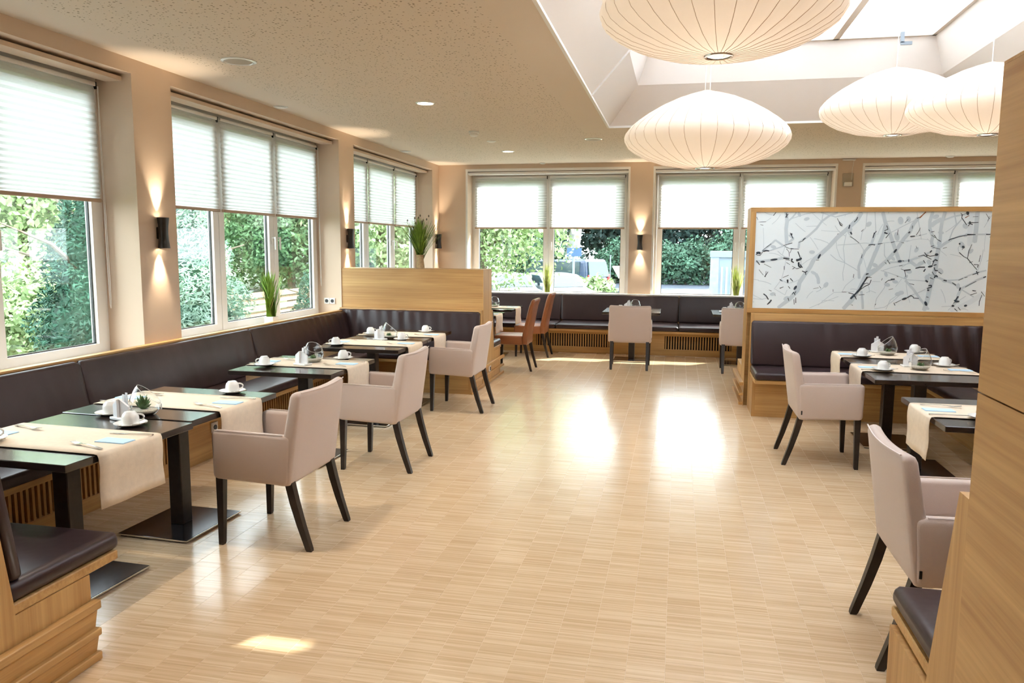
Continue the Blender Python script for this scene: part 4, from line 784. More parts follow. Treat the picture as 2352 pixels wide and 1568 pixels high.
# holder: white stand with folded napkins and sachets
def make_holder():
    h = empty('napkin_holder', (0,0,0), 0, 'x', 'napkin holder'); h.scale = (1.08, 1.0, 1.2)
    MB().rbox(-0.055, 0.055, -0.04, 0.04, 0.0, 0.012, 0.005, 2).ob('tray', 'china', h)
    for x, s in ((-0.027, -1), (0.022, 1)):
        MB().prism([(-0.026, 0.012), (0.026, 0.012), (0.026, 0.06 if s > 0 else 0.088), (-0.026, 0.088 if s > 0 else 0.06)], -0.006, 0.006, 'y').ob('folded_napkin', 'napkin_white', h, (x, 0.006*s-0.012, 0), R(14*s), smooth=False)
    m = MB()
    for i, (x, y, t) in enumerate(((-0.012, 0.016, 0.10), (0.004, 0.02, 0.112), (0.016, 0.014, 0.095), (-0.002, 0.008, 0.106))):
        m.box(x-0.008, x+0.008, y-0.0015, y+0.0015, 0.012, t)
    m.ob('sachets', 'napkin_white', h, smooth=False)
    return h
def make_terrarium():
    t = empty('glass_terrarium', (0,0,0), 0, 'x', 'terrarium'); t.scale = (1.12, 1.12, 1.16)
    n = 28; prof = [(0.030, 0.0), (0.045, 0.004), (0.062, 0.022), (0.069, 0.045), (0.067, 0.068), (0.056, 0.098), (0.040, 0.125), (0.022, 0.146)]
    rings = []
    for r, z in prof:
        ring = []
        for k in range(n):
            a = 2*PI*k/n; x, y = r*math.cos(a), r*math.sin(a)
            zc = 0.050 + (0.065-x)*0.72     # slanted cut: high at the back, open towards +x
            zz = z
            if z > zc: zz = zc; f = 1.0; x, y = x, y
            ring.append((x, y, zz))
        rings.append(ring)
    # follow the profile only where the glass stands; radial size shrinks above the cut
    fixed = []
    def rad(z):
        for i in range(len(prof)-1):
            if prof[i][1] <= z <= prof[i+1][1]:
                q = (z-prof[i][1])/(prof[i+1][1]-prof[i][1]); return prof[i][0]*(1-q)+prof[i+1][0]*q
        return prof[-1][0]
    steps = 12; tops = []
    for k in range(n):
        a = 2*PI*k/n; z = 0.146
        for q in range(200):
            z = 0.146*(1-q/200.0)
            if z <= 0.058+(0.062-rad(z)*math.cos(a))*0.85: break
        tops.append(z)
    rings = []
    for i in range(steps+1):
        ring = []
        for k in range(n):
            z = tops[k]*i/steps; r = rad(z); a = 2*PI*k/n; ring.append((r*math.cos(a), r*math.sin(a), z))
        rings.append(ring)
    b = MB().loft(rings, cap=False); b.add(rings[0], [tuple(range(n))])
    g = b.ob('bowl', 'thin_glass', t, ang=70)
    rim = [tuple(Vector(p)) for p in rings[-1]]; rim.append(rim[0])
    MB().tube(rim, 0.0009, 5, cap=False).ob('rim', 'china', g)
    MB().lathe([(0.04, 0.006), (0.055, 0.016), (0.054, 0.022), (0.03, 0.026), (0.004, 0.027)], 20).ob('sand_bed', 'sand', t)
    gs = random.Random(3); lf = MB()
    for k in range(22):
        a = k*2.4; tilt = 0.25+0.75*(k/22.0); l = 0.042+0.030*(1-k/22.0); 
        d = Vector((math.cos(a)*math.sin(tilt), math.sin(a)*math.sin(tilt), math.cos(tilt))); s_ = d.cross(Vector((0,0,1))); s_ = (s_.normalized() if s_.length > 1e-3 else Vector((1,0,0))); u = s_.cross(d)
        o_ = Vector((-0.008, 0, 0.024)); rr = [(0.0, 0.005), (0.35, 0.010), (0.7, 0.008), (1.0, 0.0006)]
        lf.loft([[tuple(o_+d*l*tt+s_*w*math.cos(q)+u*w*0.5*math.sin(q)) for q in (0, PI/2, PI, 3*PI/2)] for tt, w in rr])
    lf.ob('succulent', 'succulent', t, ang=60)
    m = MB().box(0.07, 0.071, -0.012, 0.012, 0.022, 0.048); m.tube([(0.05, 0, 0.062), (0.066, 0.004, 0.055), (0.071, 0.0, 0.046)], 0.0008, 4); m.ob('paper_label', 'paper_tag', t, smooth=False)
    return t
HOL, TER = make_holder(), make_terrarium()
for nm, hx, hy, tx, ty, z, rz in (('seam of the two nearest left tables', -2.735, 3.352, -2.70, 3.475, TZ+0.0006, R(25)), ('third left table', -2.70, 5.215, -2.69, 5.37, TZ+0.006, R(100)),
        ('seam of the far left pair of tables', -2.75, 6.87, -2.70, 6.99, TZ+0.0006, R(25)), ('rear table of the right pair', 1.70, 7.10, 1.74, 6.93, TZ+0.006, R(180)),
        ('front table of the right pair', 1.74, 6.275, 1.765, 6.12, TZ+0.006, R(200)), ('middle back table', -0.685, 11.28, -0.575, 11.12, TZ+0.0006, R(90)),
        ('back table beside the panel', 0.755, 11.28, 0.86, 11.12, TZ+0.0006, R(90)), ('far corner table', -2.76, 11.0, -2.64, 11.12, TZ+0.006, R(90))):
    place(HOL, 'holder', (hx, hy, z), R(-20 if hx < 0 else 8), 'white holder with folded napkins on the ' + nm, 'napkin holders')
    to_ = place(TER, 'terr', (tx, ty, z), rz, 'slanted glass bowl with succulent on the ' + nm, 'glass terrariums')
    if tx > 0 or ty > 5:
        for ch_ in to_.children:
            if ch_.name.startswith('succulent'): ch_.scale = (0.72, 0.72, 0.55)

# ------------------------------------------------------------------ chairs (local x = forward)
def make_armchair():
    c = empty('armchair', (0,0,0), 0, 'x', 'chair')
    # backrest: raked slab with a gentle hollow
    def back(p):
        x, y, z = p; t = (z-0.36)/0.485
        return (x - 0.082*t - 0.020*math.cos(y/0.28*PI/2)*min(1, max(0, t)), y*(1-0.025*t), z + 0.012*(1-math.cos(y/0.28*PI/2))*max(0, t-0.8)*5*0.6)
    b = MB()
    st = [(0.352, 0.02), (0.358, 0.006), (0.372, 0.0)] + [(0.372+0.45*k/8, 0.0) for k in range(1, 8)] + [(0.822, 0.0), (0.838, 0.005), (0.846, 0.018)]
    rings = []
    for z, ins in st:
        t = (z-0.36)/0.485; th = 0.085-0.028*t; w = 0.56
        ring = []
        for px, py in rring(th-2*ins, w-2*ins, 0.018, 3):
            ring.append(px - 0.138 - 0.014*t + 0, ) if False else ring.append((px-0.140+0.0*t, py, z))
        # subdivide the long sides by inserting points
        rings.append(ring)
    def dens(ring):
        out = []
        for i in range(len(ring)):
            p0, p1 = Vector(ring[i]), Vector(ring[(i+1) % len(ring)]); out.append(tuple(p0))
            if (p1-p0).length > 0.2:
                for q in range(1, 8): out.append(tuple(p0.lerp(p1, q/8)))
        return out
    rings = [[back(p) for p in dens(r)] for r in rings]
    bo = b.loft(rings).ob('backrest', 'fabric', c, ang=50)
    pip = [back((-0.140-(0.0285-0.002), -0.262+0.524*k/12, 0.8445)) for k in range(13)]
    MB().tube(pip, 0.0032, 5).ob('piping', 'piping', bo)
    for s in (-1, 1):
        prof = round_poly([(-0.175, 0.356), (0.258, 0.372), (0.262, 0.632), (-0.19, 0.622)], 0.028, 4)
        y0, y1 = sorted((s*0.225, s*0.285)); r = 0.014
        rr = []
        cx_, cz_ = 0.04, 0.495
        for y, ins in ((y0, r), (y0+r*0.3, r*0.4), (y0+r, 0), (y1-r, 0), (y1-r*0.3, r*0.4), (y1, r)):
            rr.append([(cx_+(p[0]-cx_)*(1-ins/0.22), y, cz_+(p[1]-cz_)*(1-ins/0.13)) for p in prof])
        a = MB().loft(rr).ob('armrest', 'fabric', c, ang=50)
        MB().tube([(-0.15, s*0.277, 0.626), (0.05, s*0.278, 0.630), (0.24, s*0.277, 0.634)], 0.003, 5).ob('piping', 'piping', a)
    MB().rbox(-0.16, 0.25, -0.23, 0.23, 0.362, 0.40, 0.01, 2).ob('seat_frame', 'fabric', c)
    MB().rbox(-0.14, 0.255, -0.224, 0.224, 0.395, 0.475, 0.03, 3).ob('seat_cushion', 'fabric', c, ang=50)
    for s in (-1, 1):
        MB().loft([[(x-w, s*0.25-w, z), (x+w, s*0.25-w, z), (x+w, s*0.25+w, z), (x-w, s*0.25+w, z)] for x, z, w in ((0.238, 0.0, 0.013), (0.236, 0.012, 0.0145), (0.228, 0.375, 0.021))]).ob('leg', 'wenge', c, smooth=False)
        MB().loft([[(x-w, s*(0.236)-w, z), (x+w, s*0.236-w, z), (x+w, s*0.236+w, z), (x-w, s*0.236+w, z)] for x, z, w in ((-0.268, 0.0, 0.014), (-0.264, 0.012, 0.016), (-0.222, 0.14, 0.0185), (-0.188, 0.26, 0.0205), (-0.162, 0.372, 0.021))]).ob('leg', 'wenge', c, smooth=False)
    MB().box(-0.168, -0.158, -0.2868, -0.2845, 0.395, 0.425).ob('fabric_tag', 'plastic_black', c, smooth=False)
    return c
AC = make_armchair()
G_A = 'pale upholstered armchairs'
for x, y, rz, lab in ((-2.122, 3.845, PI, 'pale taupe armchair nearest the camera on the left side'), (-2.085, 5.31, PI, 'middle pale taupe armchair of the left row'),
        (-2.088, 7.385, PI, 'pale taupe armchair on the left in front of the low oak partition'), (1.085, 6.165, 0, 'pale armchair at the right pair of tables, facing right'),
        (1.075, 3.265, 0, 'pale armchair in the right foreground partly behind the pillar'), (-0.60, 10.46, R(91), 'pale armchair seen from behind at the middle back table'),
        (0.85, 10.46, R(88), 'pale armchair half hidden by the panel partition at the back')):
    place(AC, 'armchair', (x, y, 0), rz, lab, G_A)
def make_side_chair():
    c = empty('side_chair', (0,0,0), 0, 'x', 'chair')
    def bend(p):
        x, y, z = p; t = max(0, (z-0.45)/0.48); return (x-0.10*t-0.03*max(0, t-0.8)*5*0.5, y, z)
    rings = []
    for z, ins in [(0.345, 0.01), (0.36, 0.0)] + [(0.36+0.55*k/8, 0) for k in range(1, 9)] + [(0.925, 0.004), (0.938, 0.012)]:
        t = max(0, (z-0.36)/0.57); rings.append([bend((px-0.185, py, z)) for px, py in rring(0.075-0.02*t-2*ins, 0.42-2*ins, 0.02, 3)])
    MB().loft(rings).ob('backrest', 'brown_leather', c, ang=50)
    MB().rbox(-0.16, 0.235, -0.215, 0.215, 0.345, 0.465, 0.022, 3).ob('seat', 'brown_leather', c, ang=50)
    for s in (-1, 1):
        MB().loft([[(x-w, s*0.19-w, z), (x+w, s*0.19-w, z), (x+w, s*0.19+w, z), (x-w, s*0.19+w, z)] for x, z, w in ((0.205, 0.0, 0.013), (0.20, 0.35, 0.02))]).ob('leg', 'wenge', c, smooth=False)
        MB().loft([[(x-w, s*0.185-w, z), (x+w, s*0.185-w, z), (x+w, s*0.185+w, z), (x-w, s*0.185+w, z)] for x, z, w in ((-0.275, 0.0, 0.013), (-0.225, 0.18, 0.017), (-0.185, 0.36, 0.02))]).ob('leg', 'wenge', c, smooth=False)
    return c
SCH = make_side_chair()
place(SCH, 'side', (-2.10, 9.945, 0), PI, 'brown leather side chair nearer the camera beside the low partition', 'brown leather chairs')
place(SCH, 'side', (-2.10, 11.28, 0), PI, 'brown leather side chair closer to the back bench', 'brown leather chairs')

# ------------------------------------------------------------------ pendants
def pendant(x, y, zb, D, ztop, label, cords, bulb=2):
    o = empty('saucer_pendant', (x, y, zb), 0, label, 'pendant lamp', 'white saucer pendant lamps')
    H = D*0.47; n = 34; sub = 4
    prof = [(0.052, 0.0), (0.16, 0.012), (0.27, 0.055), (0.37, 0.13), (0.435, 0.205), (0.478, 0.275), (0.497, 0.345), (0.50, 0.40), (0.492, 0.455), (0.465, 0.53), (0.42, 0.61), (0.36, 0.70), (0.28, 0.80), (0.19, 0.89), (0.10, 0.955), (0.05, 0.985), (0.03, 1.0)]
    rings = []
    for r, z in prof:
        ring = []
        for k in range(n*sub):
            a = 2*PI*k/(n*sub); ph = (k % sub)/sub; sc_ = 1 + 0.016*(math.sin(PI*ph))*min(1, r/0.3)
            ring.append((r*D*sc_*math.cos(a), r*D*sc_*math.sin(a), z*H))
        rings.append(ring)
    MB().loft(rings, cap=False).ob('shade', 'shade_skin', o, ang=80)
    w = MB()
    for k in range(n):
        a = 2*PI*k/n; w.tube([(r*D*1.001*math.cos(a), r*D*1.001*math.sin(a), z*H) for r, z in prof], 0.0014, 3, cap=False)
    w.ob('wire_rib', 'rail_tan', o)
    MB().lathe([(0.050*D, -0.004), (0.060*D, -0.006), (0.062*D, 0.004), (0.054*D, 0.006), (0.050*D, 0.0)], 24, cap=False).ob('bottom_ring', 'chrome', o)
    MB().lathe([(0.002, 0.03), (0.045, 0.035), (0.05, 0.07), (0.02, 0.11)], 20).ob('bulb', 'lamp_soft', o)
    for k in range(cords):
        dx = 0 if cords == 1 else (k-0.5)*0.03
        MB().tube([(dx, 0, H*0.99), (dx, 0, ztop-zb)], 0.003, 5).ob('cord', 'cord_white', o)
    MB().lathe([(0.06, 0.0), (0.06, 0.02), (0.02, 0.03)], 20).ob('canopy', 'white_paint', o, (0, 0, ztop-zb-0.03))
    ld = bpy.data.lights.new('pendant_bulb', 'POINT'); ld.energy = bulb; ld.color = (1.0, 0.84, 0.64); ld.shadow_soft_size = 0.12
    lo_ = bpy.data.objects.new('pendant_bulb', ld); COL.objects.link(lo_); lo_.parent = o; lo_.location = (0, 0, H*0.45)
pendant(0.15, 3.72, 2.462, 1.06, zt, 'largest white ribbed saucer lamp hanging at the top edge of the view', 2)
pendant(0.150, 5.20, 2.115, 1.02, zt, 'white ribbed saucer lamp hanging lowest in the middle', 2)
pendant(1.64, 6.80, 2.51, 1.10, zt, 'white ribbed saucer lamp behind and left of the lamp by the pillar', 1)
pendant(1.86, 5.45, 2.32, 0.92, zt, 'white ribbed saucer lamp partly cut off by the oak pillar', 1)

# ------------------------------------------------------------------ sconces
def sconce(x, y, rz, label):
    o = empty('wall_sconce', (x, y, 1.578), rz, label, 'wall lamp', 'black hourglass wall lamps')   # local y points into the room
    m = []
    for z, w in ((0.0, 0.044), (0.06, 0.036), (0.115, 0.033), (0.17, 0.036), (0.232, 0.044)):
        m.append([(px, 0.05+py, z) for px, py in rring(2*w, 2*w*0.9, w*0.75, 4)])
    MB().loft(m, cap=False).ob('body', 'sconce_black', o, ang=60)
    MB().rbox(-0.02, 0.02, 0.0, 0.03, 0.07, 0.16, 0.004, 1).ob('bracket', 'sconce_black', o)
    for z, nm, d in ((0.012, 'lower_lens', -1), (0.22, 'upper_lens', 1)):
        MB().lathe([(0.001, -0.001), (0.026, -0.001), (0.026, 0.001)], 16).ob(nm, 'lamp_glow', o, (0, 0.05, z))
        ld = bpy.data.lights.new('sconce_beam', 'SPOT'); ld.energy = 23; ld.color = (1.0, 0.84, 0.62); ld.spot_size = R(58); ld.spot_blend = 1.0; ld.shadow_soft_size = 0.012
        lo_ = bpy.data.objects.new('sconce_beam', ld); COL.objects.link(lo_); lo_.parent = o; lo_.location = (0, 0.034, z + 0.014*d)
        lo_.rotation_euler = (0 if d < 0 else PI, 0, 0)
sconce(XL, 5.262, R(-90), 'black hourglass wall lamp between the near and middle left windows')
sconce(XL, 8.735, R(-90), 'black hourglass wall lamp on the pier above the low partition')
sconce(XL, 12.25, R(-90), 'black hourglass wall lamp in the far left corner')
sconce(-0.595, YB, R(180), 'black hourglass wall lamp between the first two back windows')

# ------------------------------------------------------------------ ceiling fixtures
def downlight(x, y, label, lit=True, r=0.09):
    o = empty('ceiling_downlight' if lit else 'ceiling_speaker', (x, y, ZC), 0, label, 'downlight' if lit else 'speaker')
    MB().lathe([(r*0.80, -0.001), (r, -0.001), (r, -0.006), (r*0.84, -0.010), (r*0.78, -0.004)], 32, cap=False).ob('rim', 'china', o)
    MB().lathe([(0.001, -0.003), (r*0.82, -0.003), (r*0.82, -0.0008)], 28).ob('lens' if lit else 'grille', 'lamp_glow' if lit else 'speaker_grille', o)
    if lit:
        ld = bpy.data.lights.new('downlight_beam', 'SPOT'); ld.energy = 55; ld.color = (1.0, 0.90, 0.77); ld.spot_size = R(120); ld.spot_blend = 0.8; ld.shadow_soft_size = 0.07
        lo_ = bpy.data.objects.new('downlight_beam', ld); COL.objects.link(lo_); lo_.parent = o; lo_.location = (0, 0, -0.03)
downlight(-2.352, 7.08, 'lit round ceiling light above the left aisle')
downlight(-2.368, 10.755, 'lit round ceiling light near the far left corner')
for x_, y_, l_ in ((-2.352, 3.40, 'added ceiling light out of view above the nearest left tables'), (-2.352, -0.27, 'added ceiling light out of view behind the foreground bench'), (4.3, 3.40, 'added ceiling light out of view beyond the pillar on the right'), (4.3, 7.08, 'added ceiling light out of view right of the skylight')):  # unseen ceiling lamps added to raise the interior light level
    downlight(x_, y_, l_)
downlight(-3.174, 5.275, 'round ceiling speaker above the left windows', False, 0.125)
downlight(-1.068, 9.737, 'round ceiling speaker beyond the skylight edge', False, 0.11)
def detector(x, y, label, r=0.055, d=0.045):
    o = empty('smoke_detector', (x, y, ZC), 0, label, 'detector')
    MB().lathe([(0.002, -0.001), (r, -0.001), (r, -d*0.35), (r*0.85, -d*0.45)], 24).ob('base', 'plastic_white', o)
    MB().lathe([(r*0.72, -d*0.42), (r*0.78, -d*0.75), (r*0.6, -d), (0.002, -d)], 24).ob('head', 'plastic_white', o)
detector(-2.36, 8.87, 'white dome smoke detector on the ceiling in front of the far downlight', 0.06, 0.06)
detector(-2.356, 9.72, 'small flat white ceiling fitting behind the smoke detector', 0.06, 0.014)
detector(-3.8, 7.03, 'small flat white fitting at the ceiling edge above the middle left window', 0.07, 0.014)
detector(-3.8, 10.53, 'small flat white fitting at the ceiling edge above the far left window', 0.08, 0.014)
detector(-2.145, 12.3, 'small white fitting at the ceiling above the first back window', 0.05, 0.02)
detector(3.75, 12.3, 'small white fitting at the ceiling above the third back window', 0.06, 0.02)
o = empty('emergency_light', (2.42, YB-0.02, 2.62), 0, 'small clear acrylic wall fitting between the second and third back windows', 'wall fitting')
MB().rbox(-0.075, 0.075, -0.012, 0.02, -0.09, 0.10, 0.004, 1).ob('acrylic_panel', 'thin_glass', o)
MB().rbox(-0.055, 0.055, -0.03, 0.02, -0.085, -0.03, 0.006, 2).ob('housing', 'plastic_white', o)
MB().rbox(-0.09, 0.09, -0.03, 0.02, 0.285, 0.305, 0.005, 1).ob('ceiling_plate', 'plastic_white', o)
MB().tube([(0.07, 0, 0.29), (0.055, 0, 0.18), (0.05, 0, 0.0)], 0.003, 5).ob('cable', 'cord_white', o)
o = empty('wall_socket', (-4.05, 8.545, 0.955), R(180), 'white double wall socket beside the low oak partition', 'socket')
for x in (-0.036, 0.036):
    MB().rbox(x-0.034, x+0.034, -0.002, 0.010, -0.035, 0.035, 0.004, 2).ob('plate', 'plastic_white', o)
    a = MB().lathe([(0.001, 0.011), (0.021, 0.011), (0.021, 0.013)], 20).ob('insert', 'plastic_black', o, (x, 0, 0)); a.rotation_euler = (R(-90), 0, 0)

# ------------------------------------------------------------------ plants on the sills
def blades(m, n, h, spread, base, seed, wid=0.005, droop=0.25, hmin=0.55):
    g = random.Random(seed)
    for k in range(n):
        a = g.random()*2*PI; l = h*g.uniform(hmin, 1); lean = spread*g.random()
        bx, by = base*math.sqrt(g.random())*math.cos(a*1.7), base*math.sqrt(g.random())*math.sin(a*1.7); w = wid*g.uniform(0.6, 1.2)
        d = Vector((math.cos(a), math.sin(a), 0)); s_ = Vector((-d.y, d.x, 0)); pts = []
        for t in (0, 0.33, 0.66, 0.86, 1.0):
            pts.append(Vector((bx, by, 0)) + d*lean*t*(0.6+0.4*t) + Vector((0, 0, l*t - droop*lean*t**3)))
        ws = (0.8, 1.0, 0.8, 0.5, 0.08); vs_ = []
        for p_, q in zip(pts, ws): vs_ += [p_ - s_*w*q, p_ + s_*w*q]
        m.add(vs_, [(2*i, 2*i+1, 2*i+3, 2*i+2) for i in range(4)])
    return m
o = empty('potted_grass', (-4.03, 7.14, WZ0+0.004), 0, 'tall green grass in a white square pot on the middle left sill', 'plant')
MB().rbox(-0.05, 0.05, -0.055, 0.055, 0, 0.095, 0.006, 1).ob('pot', 'pot_white', o)
m = blades(MB(), 170, 0.50, 0.15, 0.045, 1, 0.008); m.ob('blades', 'grass_green', o, (0, 0, 0.09), smooth=False)
blades(MB(), 12, 0.55, 0.24, 0.03, 2, 0.002, 0.5).ob('dry_blades', 'twine', o, (0, 0, 0.09), smooth=False)
o = empty('grass_bundle', (-2.985, 8.755, 1.348), 0, 'tied bundle of dark green grasses standing on the low oak partition', 'plant')
MB().lathe([(0.052, 0.0), (0.045, 0.06), (0.04, 0.10), (0.05, 0.16)], 20).ob('stem_wrap', 'twine', o)
blades(MB(), 480, 0.52, 0.27, 0.038, 5, 0.0045, 0.15, 0.6).ob('blades', 'grass_green', o, (0, 0, 0.10), smooth=False)
m = MB(); g_ = random.Random(9)
for k in range(16):
    a = g_.random()*2*PI; r_ = g_.uniform(0.05, 0.16); z_ = g_.uniform(0.44, 0.62); m.lathe([(0.002, 0), (0.009, 0.012), (0.007, 0.022), (0.001, 0.03)], 6, (r_*math.cos(a), r_*math.sin(a), z_))
tag(m.ob('seed_heads', 'bark', o), kind='stuff')
for x, y, lab, sd in ((-2.08, 12.5, 'pale green grass plant on the sill of the first back window', 11), (0.905, 12.5, 'pale green grass plant on the back sill beside the panel partition', 14)):
    o = empty('potted_grass', (x, y, WZ0+0.004), 0, lab, 'plant', 'pale grasses on the back sill')
    MB().rbox(-0.05, 0.05, -0.05, 0.05, 0, 0.085, 0.006, 1).ob('pot', 'pot_white', o)
    blades(MB(), 90, 0.50, 0.13, 0.042, sd, 0.008, 0.25, 0.45).ob('blades', 'grass_pale', o, (0, 0, 0.08), smooth=False)
# ------------------------------------------------------------------ outside
GZ = -0.9
tag(MB().box(-60, -4.3, -30, 90, GZ-0.4, GZ+0.3).ob('lawn', 'lawn', smooth=False), 'green lawn outside the left windows', 'lawn', kind='structure')
tag(MB().box(-60, 90, 12.9, 36, GZ-0.4, GZ+0.02).ob('planting_bed', 'lawn', smooth=False), 'planted strip outside the back windows', 'lawn', kind='structure')
tag(MB().box(-60, 90, 36, 130, GZ-0.4, GZ).ob('parking_asphalt', 'asphalt', smooth=False), 'grey asphalt parking area beyond the back windows', 'road', kind='structure')
def leaves(n, fn, size, seed, asp=0.5):
    g = random.Random(seed); m = MB()
    for k in range(n):
        p_, nrm = fn(g); s_ = size*g.uniform(0.6, 1.4)
        d = Vector((g.gauss(0, 1), g.gauss(0, 1), g.gauss(-0.2, 0.8))).normalized(); q = d.cross(nrm + Vector((g.gauss(0, .5), g.gauss(0, .5), g.gauss(0, .5))))
        if q.length < 1e-3: continue
        q.normalize(); p_ = Vector(p_)
        m.add([p_-d*s_, p_+q*s_*asp, p_+d*s_, p_-q*s_*asp], [(0, 1, 2, 3)])
    return m
def ell(cx_, cy_, cz_, rx, ry, rz_, shell=0.55, lump=0.18):
    def f(g):
        d = Vector((g.gauss(0, 1), g.gauss(0, 1), g.gauss(0, 1))).normalized(); r = shell+(1-shell)*g.random()
        r *= 1+lump*math.sin(d.x*7+cx_)*math.cos(d.z*6+cy_)+lump*0.6*math.sin(d.y*11+d.z*9)
        return (cx_+d.x*rx*r, cy_+d.y*ry*r, cz_+d.z*rz_*r), d
    return f
def cone(z0, z1, r0, lump=0.12):
    def f(g):
        t = 1-math.sqrt(g.random()); z = z0+(z1-z0)*t; a = g.random()*2*PI; r = r0*(1-t)**0.8*(0.7+0.3*g.random())*(1+lump*math.sin(a*5+z*4)+lump*math.sin(z*9+a*2))
        return (r*math.cos(a), r*math.sin(a), z), Vector((math.cos(a), math.sin(a), 0.3))
    return f
def tree(name, loc, label, trunk_h, trunk_r, crown, n, size, mat, seed, bark='bark', group=None, asp=0.5, lean=0.0, cat='tree'):
    o = empty(name, loc, 0, label, cat, group)
    top = (lean*trunk_h, 0, trunk_h)
    m = MB().tube([(0, 0, -0.2), (lean*trunk_h*0.5+0.05, 0.03, trunk_h*0.5), top], [trunk_r, trunk_r*0.8, trunk_r*0.45], 8)
    g = random.Random(seed)
    for k in range(6):
        a = k*1.05+g.random(); z = trunk_h*g.uniform(0.55, 0.98); l = trunk_h*g.uniform(0.25, 0.5); x0 = lean*z
        m.tube([(x0, 0, z), (x0+math.cos(a)*l*0.5, math.sin(a)*l*0.5, z+l*0.35), (x0+math.cos(a)*l, math.sin(a)*l, z+l*0.5)], [trunk_r*0.35, trunk_r*0.22, trunk_r*0.08], 5)
    m.ob('trunk', bark, o)
    leaves(n, crown, size, seed, asp).ob('foliage', mat, o, smooth=False)
    return o
GL = GZ+0.3
# beyond the left windows
def core(o, z0, z1, r, mat):
    MB().lathe([(r*0.9, z0), (r, z0+(z1-z0)*0.1), (r*0.62, z0+(z1-z0)*0.5), (r*0.2, z0+(z1-z0)*0.85), (0.01, z1)], 14).ob('inner_twigs', mat, o)
c_ = tree('conifer', (-6.55, 7.70, GL), 'dark green cone shaped conifer close outside the nearest left window', 3.0, 0.10, cone(0.0, 3.6, 0.92), 26000, 0.034, 'leaf_conifer', 21, asp=0.3); core(c_, 0.0, 3.2, 0.66, 'leaf_conifer')
c_ = tree('conifer', (-6.7, 9.75, GL), 'pale frosted conifer close outside the middle left window', 3.0, 0.10, cone(0.0, 3.5, 1.05), 22000, 0.045, 'leaf_frost', 22, asp=0.22); core(c_, 0.0, 3.0, 0.7, 'leaf_conifer')
tree('deciduous_tree', (-13.0, 13.4, GL), 'bright leafy tree filling the nearest left window', 3.2, 0.16, ell(0, 0, 3.4, 2.8, 2.8, 2.7, 0.3), 20000, 0.075, 'leaf_light', 23)
tree('garden_shrub', (-8.6, 8.85, GL), 'yellow green shrub low outside the nearest left window', 1.2, 0.05, ell(0, 0, 1.0, 0.85, 0.85, 1.0, 0.4), 9000, 0.045, 'leaf_light', 24, cat='shrub')
tree('deciduous_tree', (-14.5, 22.3, GL), 'tall green tree behind the middle left window', 3.6, 0.2, ell(0, 0, 4.0, 3.2, 3.4, 3.4, 0.3), 20000, 0.085, 'leaf_mid', 25)
tree('deciduous_tree', (-10.9, 20.4, GL), 'mid green tree seen through the right sash of the middle left window', 2.6, 0.14, ell(0, 0, 2.8, 1.7, 1.8, 1.9, 0.3), 16000, 0.065, 'leaf_mid', 26)
tree('garden_shrub', (-7.3, 14.35, GL), 'small dark conifer beside the wooden fence', 1.2, 0.06, cone(0.0, 1.75, 0.5), 6000, 0.035, 'leaf_conifer', 27, asp=0.3, cat='shrub')
tree('deciduous_tree', (-8.9, 21.6, GL), 'sunlit leafy tree outside the far left window', 3.0, 0.15, ell(0, 0, 2.9, 1.9, 2.6, 2.3, 0.3), 14000, 0.08, 'leaf_light', 28)
tree('deciduous_tree', (-26, 28, GL), 'distant green tree behind the house', 5, 0.3, ell(0, 0, 5.5, 6, 6, 5.2, 0.35), 14000, 0.17, 'leaf_light', 29)
tree('deciduous_tree', (-20, 35, GL), 'distant leafy tree far behind the garden fence', 5, 0.3, ell(0, 0, 4.6, 6.5, 6.5, 5.2, 0.35), 16000, 0.17, 'leaf_mid', 30)
tree('deciduous_tree', (-18, 48, GL), 'distant pale tree behind the far left window', 5, 0.3, ell(0, 0, 5.0, 7.5, 7.5, 5.6, 0.35), 14000, 0.2, 'leaf_light', 31)
def fence(loc, rotz, length, label, bh=0.12, rows=9, z0=0.15):
    o = empty('lamella_fence', loc, rotz, label, 'fence')
    n = max(1, round(length/1.8))
    for k in range(n+1): MB().box(-0.045, 0.045, -0.045, 0.045, 0, z0+rows*(bh+0.03)+0.08).ob('post', 'fence_wood', o, (k*length/n, 0, 0), smooth=False)
    sl = MB().box(0, length/n, -0.012, 0.012, 0, bh).mesh('slat', False)
    for k in range(n):
        for r_ in range(rows): link('slat', sl, 'fence_wood', o, (k*length/n, 0.03 if r_ % 2 else -0.03, z0+r_*(bh+0.03)))
fence((-9.2, 13.0, GL), R(90), 7.2, 'light wooden slatted fence behind the middle left window', rows=7)
fence((-9.75, 7.4, GL), R(90), 5.4, 'weathered slatted fence low behind the nearest left window', rows=8)
o = empty('house', (-19.0, 20.2, GL), R(40), 'pale blue garden house beyond the trees on the left', 'building')
MB().box(-3.5, 3.5, -3, 3, 0, 3.1).ob('wall', 'house_wall', o, smooth=False)
MB().prism([(-3.9, 3.1), (3.9, 3.1), (0, 5.4)], -3.3, 3.3, 'y').ob('roof', 'shed_dark', o, smooth=False)
for x in (-2.0, 0.1, 2.2):
    wn_ = MB().box(x-0.7, x+0.7, -3.05, -2.98, 0.8, 2.4).ob('window', 'shed_white', o, smooth=False); MB().box(x-0.6, x+0.6, -3.07, -3.05, 0.9, 2.3).ob('pane', 'house_glass', wn_, smooth=False)
    wn_ = MB().box(3.48, 3.55, x-0.7, x+0.7, 0.8, 2.4).ob('window', 'shed_white', o, smooth=False); MB().box(3.55, 3.57, x-0.6, x+0.6, 0.9, 2.3).ob('pane', 'house_glass', wn_, smooth=False)
